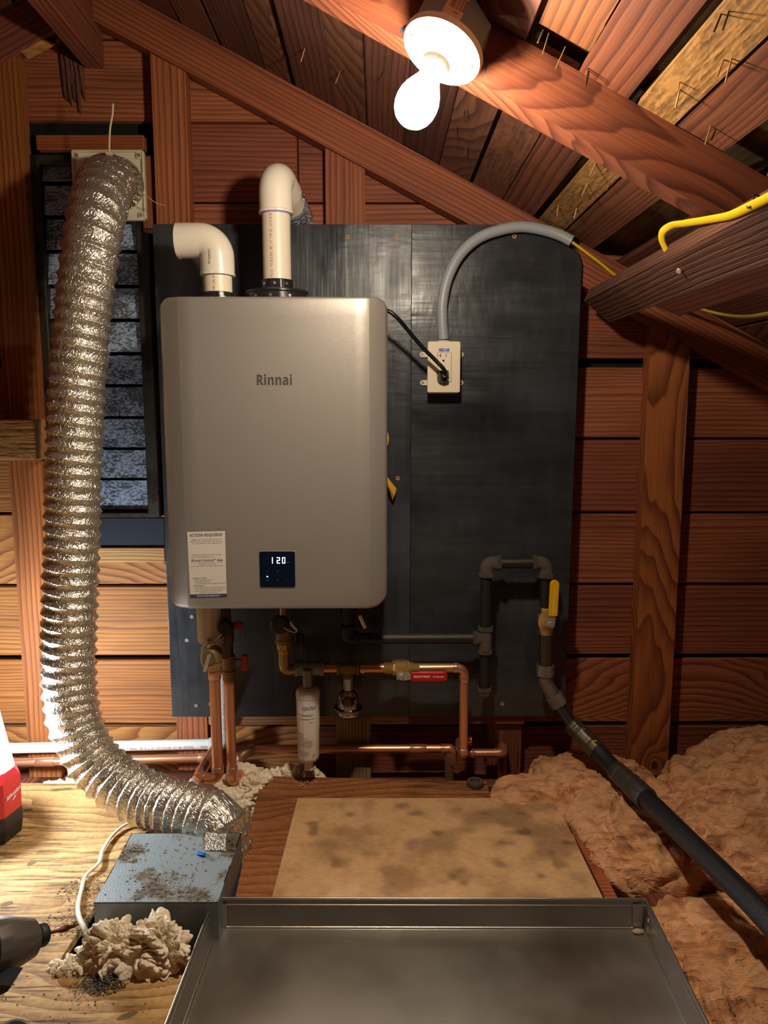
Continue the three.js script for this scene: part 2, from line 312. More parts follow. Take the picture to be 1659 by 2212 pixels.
// rafters
function rafter(label, x0, x1, z0, z1, mat, h = .09, kind = yRoof) {
  const pts = [];
  for (const z of [z0, z1]) for (const x of [x0, x1]) pts.push([x, kind(x), z], [x, kind(x) - h, z]);
  return solo('rafter', hull(pts.map((p) => p), 0), mat, label, 'rafter');
}
const rafterWood = wood(woodStraight, '#a05a36', { u: .8, v: 3.4, bump: .0008 }), rafterWood2 = wood(woodCathedral, '#884a2c', { u: .8, v: 2.4, bump: .0008 });
function slopeUV(o, a) { // turn the uv so that the grain follows the slope
  const uv = o.geometry.attributes.uv, c = Math.cos(a), s = Math.sin(a);
  for (let i = 0; i < uv.count; i++) { const x = uv.getX(i), y = uv.getY(i); uv.setXY(i, x * c - y * s, x * s + y * c); }
}
slopeUV(rafter('reddish rafter sloping along the gable wall, over the black plywood', -.665, 2.4, .012, .0600, rafterWood, .096), .475);
slopeUV(rafter('second rafter, carrying the light fixture with the bare bulb', -.665, 2.4, .706, .755, rafterWood2, .09), .475);
slopeUV(rafter('dim rafter on the far slope, above the rough stud by the louvred vent', -2.6, -.70, .012, .062, darkRed[2], .10, yLeft), -.475);
solo('ridge_board', cbox([-.70, 1.726, .0], [-.655, yRoof(-.685) + .005, 3.45], .003, 2), darkRed[0], 'dark ridge board where the two roof slopes meet, running off overhead', 'ridge board');
// the horizontal purlin that crosses below the rafters
{
  const e = .095, a = [0.4922, 1.203, 0.095], b = [0.4822, 1.177, 0.095], c = [0.5435, 1.128, 0.095];
  const d = [0, 1].map((i) => a[i] + c[i] - b[i]), pts = [];
  for (const [x, y] of [a, b, c, d]) pts.push([x, y, e], [x, y, 3.3]);
  const t = thing('purlin', 'weathered lumber purlin crossing under the rafters, with yellow cable along its edge', 'purlin');
  const mm = wood(woodStraight, '#6d4530', { u: 1.2, v: 4, bump: .0025, rough: .85 });
  P(t, 'timber', hull(pts, 2), mm);
  const g = [c[0] + .012, c[1] + .012];
  P(t, 'packing_strip', hull([[c[0] + .002, c[1], e + .3], [c[0] + .05, c[1] - .02, e + .3], [c[0] + .002, c[1], 3.2], [c[0] + .05, c[1] - .02, 3.2], [c[0] + .01, c[1] + .02, e + .3], [c[0] + .056, c[1] + .004, e + .3], [c[0] + .01, c[1] + .02, 3.2], [c[0] + .056, c[1] + .004, 3.2]], 2), darkRed[2]);
  const n = [0.5433, 1.194, 0.62]; P(t, 'nail_head', turn([b[0] + .022, b[1] - .02, .62], [b[0] - .02, b[1] - .06, .66], drum(.005, 0, .003, .0008), 12), M('#b09a84', .45, .7));
}
// blocks and scraps about the studs
solo('blocking', cbox([-1.026, 0.8028, 0.046], [-0.825, 0.8998, .115], .003, 0), wood(woodRough, '#c0915a', { u: 1.6, v: 2, bump: .004 }), 'short weathered block nailed across the stud by the duct', 'wood block');
solo('board_end', hull([[-0.8301, 1.743, 0.05], [-0.813, 1.727, 0.05], [-0.7469, 1.759, 0.05], [-0.775, 1.771, 0.05], [-0.8398, 1.76, 0.02], [-0.7585, 1.776, 0.02]], 0), wood(woodRough, '#cf9a55', { u: 2, v: 2 }), 'small yellow board end showing beside the dark ridge board', 'board end');
{
  const t = thing('splintered_wood', 'splintered strips of wood hanging on the wall under the ridge board', 'splintered wood');
  const m = wood(woodRough, '#6d4030', { u: 2, v: 3, bump: .003 });
  for (const [x0, y0, x1, y1, w] of [[145, 104, 149, 206, 9], [155, 112, 158, 214, 10], [165, 126, 167, 208, 9], [174, 140, 178, 236, 7], [183, 140, 188, 204, 8], [152, 106, 163, 180, 12], [171, 130, 184, 190, 10]]) {
    const a = V([-0.888, 1.872, 0.012]).set(0, 0, 0), k = .00115, X = (p) => 0.0101 + (p - 829.5) * .001117, Y = (q) => 1.762 - (q - 110) * .00108;
    P(t, numbered('splinter'), hull([[X(x0 - w), Y(y0), .003], [X(x0 + w), Y(y0 - 4), .003], [X(x0), Y(y0), rr(.009, .016)], [X(x1 - w * .6), Y(y1 - rr(0, 8)), .003], [X(x1 + w * .35), Y(y1 + rr(0, 9)), .003], [X(x1 - rr(-2, 2)), Y(y1 - 4), rr(.006, .013)]], 1), m);
  }
}
// trim pieces round the vent opening
solo('header_board', cbox([-0.8168, 1.536, 0.03], [-0.5605, 1.569, .002], .002, 0), wood(woodStraight, '#a9602f', { u: 1.1, v: 4 }), 'orange header board lying over the top of the louvred vent', 'header board');
solo('vent_side_strip', cbox([-0.5718, 1.349, 0.028], [-0.545, 1.524, .002], .004, 1), redStraight[1], 'upright wood strip between the white vent flange and the reddish stud', 'wood strip');
solo('sill_board', cbox([-0.7365, 0.5314, 0.012], [-0.5555, 0.5702, .001], .002, 0), wood(woodStraight, '#c6a063', { u: 1.1, v: 4 }), 'pale sill board with cobwebs, below the louvred vent', 'sill board');
solo('recess_board', cbox([-0.7493, 0.5725, 0.004], [-0.5554, 0.6474, -.012], .002, 0), M('#1c2431', .8), 'dark blue-black board in the recess under the louvred vent', 'board');

// ---------- louvred gable vent ----------
{
  const t = thing('louvered_vent', 'tall grey metal louvred gable vent with dusty slats, behind the shiny duct', 'louvred vent');
  const x0 = -0.8511, x1 = -0.5628, y0 = 0.6483, y1 = 1.531;
  const fm = M('#4c4336', .55, .5, { map: rep(dusty, 3, 3), bumpMap: rep(fine, 20, 20), bumpScale: .0005 });
  const sm = new THREE.MeshStandardMaterial({ map: rep(mottled, 3.5, 7), bumpMap: rep(mottled, 3.5, 7), bumpScale: .0012, color: new THREE.Color('#d8e2ee'), roughness: .6, metalness: .15 });
  P(t, 'frame_side', cbox([x0, y0, -.02], [x0 + .03, y1, .012], .003, 1), fm);
  P(t, 'frame_side', cbox([x1 - .032, y0, -.02], [x1, y1, .012], .003, 1), fm);
  P(t, 'frame_head', cbox([x0, y1 - .022, -.02], [x1, y1, .011], .003, 0), fm);
  P(t, 'frame_sill', cbox([x0, y0, -.02], [x1, y0 + .014, .011], .003, 0), fm);
  P(t, 'back_plate', cbox([x0, y0, -.033], [x1, y1, -.03], .001, 0), M('#0c0e12', .9));
  const edges = [350, 397, 470, 545, 620, 693, 765, 834, 903, 970, 1036, 1104];
  const ys = [1.52, 1.469, 1.39, 1.308, 1.225, 1.143, 1.061, 0.9816, 0.9013, 0.8225, 0.7441, 0.6623];
  for (let i = 0; i < 11; i++) {
    const hi = ys[i] - .003, lo = ys[i + 1] + .005;
    P(t, numbered('slat'), hull([[x0 + .026, hi, -.019], [x1 - .026, hi, -.019], [x0 + .026, lo, -.007], [x1 - .026, lo, -.007], [x0 + .026, hi, -.0165], [x1 - .026, hi, -.0165], [x0 + .026, lo, -.0045], [x1 - .026, lo, -.0045]], 0), sm);
  }
}

// ---------- black plywood backer ----------
{
  const paint = (c) => new THREE.MeshStandardMaterial({ color: new THREE.Color(c), map: rep(paintGrain, 1.6, 1.9), roughnessMap: rep(paintRough, 1.7, 2.1), roughness: .64, bumpMap: rep(paintGrain, 1.6, 1.9), bumpScale: .002 });
  const mL = paint('#42484f'), mR = paint('#404449');
  const xs = 0.0753, yT = 1.356, yB = 0.1387, xL = -0.5356, xR = 0.4757;
  const A = thing('plywood_backer', 'black painted plywood panel that the water heater hangs on', 'plywood panel');
  const B = thing('plywood_backer', 'black painted plywood panel that carries the outlet box and grey conduit', 'plywood panel');
  const sheet = (p, q) => { const g = boxUV(extrude(p, .0112, .0004), q); g.translate(0, 0, .0614); return g; };
  P(A, 'sheet', sheet([[xL, yB], [xs - .0006, yB], [xs - .0006, yT], [xL, yT]], 1), mL);
  P(B, 'sheet', sheet([[xs + .0006, yB], [xR, yB], [0.4804, 1.266], [0.4719, 1.29], [0.4511, 1.319], [0.4236, yT], [xs + .0006, yT]], 0), mR);
  const raw = M('#b08f5a', .8), hole = (o, x, y, r = .0042) => { P(o, numbered('screw_hole'), turn([x, y, .0728], [x, y, 1], [[0, 0], [r, 0], [r * 1.2, .0006], [r * .55, .0012], [r * .5, -.001], [0, -.001]], 14), raw); };
  for (const [x, y] of [[-0.0761, 1.327], [0.0399, 1.329], [0.0435, 0.7551]]) hole(A, x, y);
  for (const [x, y] of [[0.3181, 1.329], [0.3144, 0.1725]]) hole(B, x, y);
  for (const [x, y] of [[-0.4727, 0.1692], [-0.4358, 0.1728], [-0.4753, 0.4043], [-0.4903, 0.3426]]) P(A, numbered('screw'), turn([x, y, .0728], [x, y, 1], [[0, 0], [.0055, 0], [.005, .0016], [.002, .0026], [0, .0024]], 14), steel);
  P(A, 'furring_strip', cbox([xL + .09, yB - .028, .046], [xs, yB + .03, .0605], .002, 0), paleWood);
  P(B, 'furring_strip', cbox([xs, yB - .028, .046], [xR - .1, yB + .03, .0605], .002, 0), darkRed[1]);
  solo('cleat', cbox([-0.1151, -.05, .046], [-0.0246, 0.1315, .062], .001, 1), wood(woodStraight, '#a58a64', { u: 1.2, v: 5, bump: .0005 }), 'pale upright plywood cleat below the black panel, under the round pressure vessel', 'wood cleat');
  // torn bits of yellow tape by the heater's edge
  const tp = thing('yellow_tag', 'torn yellow printed tag poking out beside the heater on the black panel', 'tag');
  const ym = print(64, 64, (c) => { c.fillStyle = '#d8a530'; c.fillRect(0, 0, 64, 64); c.fillStyle = '#2a2010'; c.font = 'bold 20px sans-serif'; for (let i = 0; i < 4; i++) c.fillRect(4 + i * 15, 8, 9, 14); });
  const q = [[0.0169, 0.7619, 0.11], [0.0361, 0.7305, 0.1], [0.0408, 0.7311, 0.095], [0.035, 0.7134, 0.1], [0.0307, 0.702, 0.09], [0.0191, 0.7417, 0.11]];
  P(tp, 'sheet', hull([...q, ...q.map((p) => [p[0], p[1], p[2] - .0012])], 0), ym);
  P(tp, 'corner', hull([[0.019, 0.8678, 0.11], [0.0224, 0.8565, 0.105], [0.019, 0.8379, 0.11], [0.0168, 0.8678, 0.11], [0.0168, 0.8378, 0.109]], 0), ym);
}

// ---------- tankless water heater ----------
const FONT_BOLD = await new FontLoader().loadAsync('fonts/droid/droid_sans_bold.typeface.json');
const ZF = .363;
{
  const t = thing('water_heater', 'silver grey wall-hung tankless water heater with a lit temperature display', 'water heater');
  const x0 = -.4525, x1 = .0155, y0 = .502, y1 = 1.1505, zb = .086, bl = .049, br = .043;
  const rTop = .024, rBot = .034, rBL = .022, fillet = .007;
  // how far the outline is cut back at the top and the bottom for a given x
  const cut = (x, top) => { const l = top ? rTop : rBL, r = top ? rTop : rBot; let d = 0; if (x < x0 + l) { const q = x0 + l - x; d = l - Math.sqrt(Math.max(0, l * l - q * q)); } if (x > x1 - r) { const q = x - (x1 - r); d = r - Math.sqrt(Math.max(0, r * r - q * q)); } return d; };
  const fall = (x) => { const q = Math.max(0, x0 + bl - x) / bl, p = Math.max(0, x - (x1 - br)) / br; return .022 * (Math.pow(q, 1.15)) + .024 * (Math.pow(p, 1.15)); };
  const xsN = [], ysN = [];
  for (const d of [0, .0004, .0012, .0025, .0045, .007, .010, .014, .018, .024, .030, .036, .042, .0445, .047, .0485]) xsN.push(x0 + d);
  xsN.push(x0 + bl, x0 + bl + .002); for (let i = 1; i < 16; i++) xsN.push(lerp(x0 + bl + .002, x1 - br - .002, i / 16)); xsN.push(x1 - br - .002, x1 - br);
  for (const d of [.0425, .041, .038, .034, .030, .026, .022, .018, .014, .010, .007, .0045, .0025, .0012, .0004, 0]) xsN.push(x1 - d);
  for (const d of [0, .0005, .0014, .0028, .0045, .007, .012]) ysN.push(d); for (let i = 1; i < 20; i++) ysN.push(lerp(.012, .988, i / 20)); for (const d of [.012, .007, .0045, .0028, .0014, .0005, 0]) ysN.push(1 - d);
  const pos = [], idx = [], nx = xsN.length, ny = ysN.length, side = [];
  xsN.forEach((x) => ysN.forEach((q) => {
    const hi = y1 - cut(x, true), lo = y0 + cut(x, false), y = lerp(lo, hi, q), d = Math.min(hi - y, y - lo, x - x0, x1 - x);
    const z = ZF - fall(x) - (d < fillet ? fillet - Math.sqrt(Math.max(0, fillet * fillet - (fillet - d) ** 2)) : 0);
    pos.push(x, y, z);
  }));
  for (let i = 0; i < nx - 1; i++) for (let j = 0; j < ny - 1; j++) { const a = i * ny + j; idx.push(a, a + ny, a + 1, a + 1, a + ny, a + ny + 1); }
  const ring = []; for (let i = 0; i < nx; i++) ring.push(i * ny); for (let j = 1; j < ny; j++) ring.push((nx - 1) * ny + j); for (let i = nx - 2; i >= 0; i--) ring.push(i * ny + ny - 1); for (let j = ny - 2; j > 0; j--) ring.push(j);
  const b0 = pos.length / 3; for (const k of ring) pos.push(pos[k * 3], pos[k * 3 + 1], zb);
  ring.forEach((k, i) => { const n = (i + 1) % ring.length; idx.push(k, b0 + i, ring[n], ring[n], b0 + i, b0 + n); });
  const c = pos.length / 3; pos.push((x0 + x1) / 2, (y0 + y1) / 2, zb); ring.forEach((k, i) => idx.push(c, b0 + (i + 1) % ring.length, b0 + i));
  const g = new THREE.BufferGeometry(); g.setAttribute('position', new THREE.Float32BufferAttribute(pos, 3)); g.setIndex(idx);
  const silver = new THREE.MeshPhysicalMaterial({ color: new THREE.Color('#a29b93'), metalness: .55, roughness: .37, bumpMap: rep(fine, 30, 30), bumpScale: .00012 });
  P(t, 'casing', boxUV(toCreasedNormals(g.toNonIndexed(), .42), 0), silver);
  // pan under the casing and its bracket
  const under = M('#8d8a88', .45, .6);
  P(t, 'bottom_tray', hull([[x0 + .075, y0 + .004, ZF - .03], [x1 - .075, y0 + .004, ZF - .03], [x0 + .10, y0 - .014, ZF - .06], [x1 - .10, y0 - .014, ZF - .06], [x0 + .075, y0 + .004, .1], [x1 - .075, y0 + .004, .1], [x0 + .10, y0 - .014, .1], [x1 - .10, y0 - .014, .1]]), under);
  for (const px of [x0 + .086, x1 - .086]) P(t, 'screw', turn([px, y0 - .004, ZF - .045], [px, y0 - .5, ZF + .3], drum(.004, 0, .003, .0008), 14), steel);
  P(t, 'top_screw', turn([-.105, y1 - .001, .29], [-.105, 2, .29], [[0, 0], [.011, 0], [.011, .002], [.006, .003], [.005, .006], [0, .007]], 8), chrome);
  // lettering
  const lg = new TextGeometry('Rinnai', { font: FONT_BOLD, size: .0205, depth: .0012, curveSegments: 5, bevelEnabled: false }); lg.computeBoundingBox();
  const lw = lg.boundingBox.max.x, L0 = [-0.2538, 0.9745, 0.363], L1 = [-0.18, 0.9745, 0.363]; lg.scale((L1[0] - L0[0]) / lw, 1, 1); lg.translate(L0[0], L0[1], ZF - .0003);
  P(t, 'lettering', boxUV(lg), M('#4b4845', .45, .3), 'dark raised lettering on the front');
  // instruction sticker
  const st = print(332, 580, (k, w, h) => {
    k.fillStyle = '#cfc6bb'; k.fillRect(0, 0, w, h); k.fillStyle = '#25252d'; k.textAlign = 'center';
    k.font = 'bold 35px sans-serif'; k.fillText('ACTION REQUIRED!', w / 2, 44, w - 44);
    const small = (s, y, x = w / 2, al = 'center', f = '15px sans-serif') => { k.font = f; k.textAlign = al; k.fillText(s, x, y); };
    small('Register your product within 90 days of', 74); small('installation for extended product coverage.', 91); small('Scan code below for quick registration.', 108);
    small('• Residential: Additional Labor Coverage', 208, 24, 'left'); small('• Commercial: Additional Labor', 226, 24, 'left');
    k.font = 'bold 30px sans-serif'; k.textAlign = 'center'; k.fillText('Rinnai Central™ App', w / 2, 262, w - 52); k.fillRect(24, 271, w - 48, 1.5);
    small('Download our App for', 289); small('Error Code Guides and quick Help Features', 306);
    small('Installers / PROs:', 412, 32, 'left', 'bold 15px sans-serif'); small('• Easier Job Registration', 428, 40, 'left'); small('• Remote Monitoring', 444, 40, 'left'); small('• Limited Diagnosis & Training Information', 460, 40, 'left');
    small('Homeowners:', 478, 32, 'left', 'bold 15px sans-serif'); small('• Easy Water Heater Control & Scheduling', 494, 40, 'left'); small('• Error Code Status & Maintenance Alerts', 510, 40, 'left'); small('• Direct Connection to PRO Assistance', 526, 40, 'left'); small('Available in select areas', 541);
    k.fillStyle = '#3a3b52'; k.fillRect(0, 548, w, 32); k.fillStyle = '#d8d4d4'; small('Remove After Registration', 569, w / 2, 'center', 'bold 16px sans-serif');
  }, { roughness: .55 });
  const sg = new THREE.PlaneGeometry(1, 1), q = [[-0.4057, 0.6693, 0.3634], [-0.3259, 0.6712, 0.3634], [-0.4039, 0.5266, 0.3634], [-0.3261, 0.5285, 0.3634]];
  q.forEach((p, i) => sg.attributes.position.setXYZ(i, p[0], p[1], ZF + .0006)); sg.computeVertexNormals();
  P(t, 'sticker', sg, st, 'white paper instruction sticker');
  // display
  const D0 = [-0.2548, 0.5505, 0.363], D1 = [-0.1799, 0.6274, 0.363], dw = D1[0] - D0[0], dh = D1[1] - D0[1];
  const fr = extrude(rrect(D0[0] - .0012, D0[1] - .0012, D1[0] + .0012, D1[1] + .0012, .0045), .0012, .0004); fr.translate(0, 0, ZF - .0004); P(t, 'display_frame', boxUV(fr), M('#b9b3ad', .3, .7));
  const dg = extrude(rrect(D0[0], D0[1], D1[0], D1[1], .004), .0018, .0004); dg.translate(0, 0, ZF); const disp = P(t, 'display', boxUV(dg), M('#071325', .18));
  const lit = new THREE.MeshStandardMaterial({ color: 0x111111, emissive: new THREE.Color('#e8f6ff'), emissiveIntensity: 1.6 }), zz = ZF + .0024;
  const SEG = { 1: 'bc', 2: 'abged', 0: 'abcdef' }, cw = .0072, ch = .0138, tk = .0021;
  const bars = { a: [0, ch - tk, cw, ch], g: [0, ch / 2 - tk / 2, cw, ch / 2 + tk / 2], d: [0, 0, cw, tk], f: [0, ch / 2, tk, ch], b: [cw - tk, ch / 2, cw, ch], e: [0, 0, tk, ch / 2], c: [cw - tk, 0, cw, ch / 2] };
  ['1', '2', '0'].forEach((n, i) => {
    const X = D0[0] + dw * [.345, .485, .635][i] - (n === '1' ? .0045 : 0), Y = D0[1] + dh * .665;
    P(disp, 'digit', join(...[...SEG[n]].map((s) => { const [a, b, c2, d] = bars[s]; const bg = new THREE.BoxGeometry(c2 - a - .0003, d - b - .0003, .0004); bg.translate(X + (a + c2) / 2, Y + (b + d) / 2, zz); return bg; })), lit);
  });
  P(disp, 'indicator', turn([D0[0] + dw * .215, D0[1] + dh * .30, zz - .0002], [D0[0] + dw * .215, D0[1] + dh * .30, 1], drum(.0016, 0, .0005, .0001), 14), lit);
  const mark = M('#5b6f86', .6), mk = (pts) => P(disp, 'mark', tube(pts.map((p) => V(D0[0] + dw * p[0], D0[1] + dh * p[1], zz)), .00028, { radial: 6 }), mark);
  mk([[.48, .44], [.505, .465], [.53, .44]]); mk([[.48, .215], [.505, .19], [.53, .215]]); mk([[.215, .43], [.215, .455], [.215, .48]]); mk([[.18, .2], [.22, .2], [.25, .19]]); mk([[.76, .2], [.78, .21], [.80, .2]]); mk([[.76, .7], [.8, .705], [.86, .7]]);
  // black flue collars
  const plastic = new THREE.MeshStandardMaterial({ color: new THREE.Color('#202123'), roughness: .3 });
  const cA = [-.348, 1.150, .255], cB = [-.223, 1.150, .235];
  const up = (p, h) => [p[0], p[1] + h, p[2]];
  const a1 = P(t, 'flue_collar', turn(cA, up(cA, 1), [[0, 0], [.041, 0], [.041, .012], [.037, .0135], [.036, .021], [.0315, .0225], [.0305, .0215], [.0305, .01], [0, .01]], 40), plastic, 'black plastic collar of the short pipe');
  const b1 = P(t, 'flue_collar', turn(cB, up(cB, 1), [[0, 0], [.068, 0], [.068, .020], [.071, .0225], [.071, .025], [.0665, .0275], [.040, .031], [.037, .032], [.037, .049], [.0355, .051], [.0312, .051], [.0308, .030], [0, .030]], 48), plastic, 'wide black stepped collar of the tall pipe');
  for (const [o, p, r, h, ang] of [[a1, cA, .0411, .007, -.15], [a1, cA, .0411, .007, .6], [b1, cB, .0681, .012, -.1], [b1, cB, .0681, .012, .52], [b1, cB, .0681, .012, -.6], [b1, cB, .0372, .041, -.05], [b1, cB, .0372, .041, .7], [b1, cB, .0372, .041, -.7]]) {
    const d = [Math.sin(ang), 0, Math.cos(ang)], s = [p[0] + d[0] * r, p[1] + h, p[2] + d[2] * r];
    P(o, 'screw', turn(s, [s[0] + d[0], s[1], s[2] + d[2]], [[0, -.001], [.0034, -.001], [.0032, .0012], [.0015, .002], [0, .0018]], 12), steel);
  }
}
// ---------- plastic vent pipes ----------
// print that runs along a pipe, on a strip bent round it (axis up)
function bentPrint(parent, c, r, ang, width, ya, yb, mat, name = 'print') {
  const n = 8, pos = [], uv = [], idx = [];
  for (let i = 0; i <= n; i++) { const t = ang + (i / n - .5) * width / r; for (const [y, v] of [[ya, 0], [yb, 1]]) { pos.push(c[0] + Math.sin(t) * r, y, c[2] + Math.cos(t) * r); uv.push(i / n, v); } }
  for (let i = 0; i < n; i++) { const a = i * 2; idx.push(a, a + 2, a + 1, a + 1, a + 2, a + 3); }
  const g = new THREE.BufferGeometry(); g.setAttribute('position', new THREE.Float32BufferAttribute(pos, 3)); g.setAttribute('uv', new THREE.Float32BufferAttribute(uv, 2)); g.setIndex(idx); g.computeVertexNormals();
  return P(parent, name, g, mat);
}
const downText = (w, h, s, col, font) => print(w, h, (k) => { k.fillStyle = col; k.font = font; k.textBaseline = 'middle'; k.translate(w / 2, 4); k.rotate(PI / 2); k.fillText(s, 0, 0, h - 8); }, { transparent: true, roughness: .5 });
{
  const t = thing('vent_pipe', 'tall white plastic exhaust pipe with red print, elbowed back to the gable wall', 'vent pipe');
  const c = [-.223, 1.182, .235], top = 1.400, r = .0302;
  P(t, 'pipe', straight(c, [c[0], top - .03, c[2]], r, { radial: 36, uvLen: 1 }), pvcPipe);
  // long sweep elbow: down the axis, then back to the wall
  const E1 = rounded([[c[0], top - .058, c[2]], [c[0], 1.423, c[2]], [c[0] + .012, 1.405, c[2] - .085]], .045), R = .0355;
  P(t, 'elbow', tube(E1, (s, a, q) => R, { radial: 40 }), pvc);
  P(t, 'socket_rim', turn([c[0], top - .060, c[2]], [c[0], 9, c[2]], [[.0303, 0], [.0366, 0], [.0372, .002], [.0372, .004], [.0355, .006], [.0303, .006]], 40), pvc);
  P(t, 'primer_stain', turn([c[0], top - .0625, c[2]], [c[0], 9, c[2]], [[.0303, 0], [.0307, .0002], [.0307, .003], [.0303, .003]], 40), M('#8d7fd0', .5), 'violet primer smear under the elbow');
  const b = [[c[0] + .011, 1.407, c[2] - .075], [c[0] + .026, 1.378, .005]];
  P(t, 'wall_pipe', straight(b[0], b[1], r, { radial: 30 }), pvcPipe);
  const foilM = new THREE.MeshStandardMaterial({ color: new THREE.Color('#c9d6e4'), metalness: 1, roughness: .2, bumpMap: rep(crinkle, 12, 12), bumpScale: .004 });
  P(t, 'foil_tape', tube([0, .25, .5, .75, 1].map((q) => V(along(b[0], b[1], .42 + q * .56))), (s, a) => .037 + .004 * fbm(s * 60, Math.cos(a) * 3, Math.sin(a) * 3, 2), { radial: 40, uvLen: 1 }), foilM, 'crumpled silver foil tape round the wall end');
  bentPrint(t, c, r + .0004, -.28, .011, c[1] + .008, top - .063, downText(40, 640, '280 PSI @ 23°C  NSF-dwv-G  U.P. CODE  ASTM D1785-21a - CP-110-P  MADE', '#c23a3a', '30px monospace'), 'print');
}
{
  const t = thing('vent_pipe', 'short white plastic intake pipe with an open elbow pointing sideways on the heater', 'vent pipe');
  const c = [-.348, 1.160, .255], r = .0302, y2 = 1.285;
  P(t, 'pipe', straight(c, [c[0], 1.23, c[2]], r, { radial: 36 }), pvcPipe);
  // sweep elbow, open towards the side
  const X = c[0] - .082, yC = 1.2805, path = rounded([[c[0], 1.2085, c[2]], [c[0], yC, c[2]], [X, yC, c[2]]], .052);
  P(t, 'elbow', tube(path, .0362, { radial: 40, caps: false }), pvc);
  P(t, 'elbow_bore', tube(rounded([[c[0], 1.225, c[2]], [c[0], yC, c[2]], [X, yC, c[2]]], .052), .0305, { radial: 32, caps: false }), M('#b8ad9c', .6));
  P(t, 'socket_rim', turn([c[0], 1.2075, c[2]], [c[0], 9, c[2]], [[.0303, 0], [.0366, 0], [.0373, .0015], [.0373, .004], [.0362, .006], [.0303, .006]], 40), pvc);
  P(t, 'mouth_rim', turn([X, yC, c[2]], [-9, yC, c[2]], [[.0303, 0], [.0362, 0], [.0362, .0012], [.035, .0022], [.0315, .0022], [.0303, .001]], 40), pvc);
  P(t, 'barcode', (() => { const g = new THREE.PlaneGeometry(.008, .034); g.translate(0, 0, .0367); g.rotateY(-.25); g.translate(c[0], 1.243, c[2]); return g; })(), print(48, 160, (k) => { k.fillStyle = '#55504a'; for (let y = 4; y < 156; y += 3 + Math.floor(rnd() * 5)) k.fillRect(10, y, 20, 1 + Math.floor(rnd() * 3)); k.save(); k.translate(38, 8); k.rotate(PI / 2); k.font = '12px monospace'; k.fillText('1 611942 038640', 0, 0); k.restore(); }, { transparent: true }));
  P(t, 'screw', turn([X + .005, yC - .037, c[2] + .012], [X + .005, 0, c[2] + .3], drum(.0035, 0, .004, .0008), 12), steel);
  bentPrint(t, c, r + .0004, -.08, .010, c[1] + .004, 1.212, downText(40, 220, '. 40 NSF-dwv AS', '#c23a3a', '30px monospace'), 'print');
}
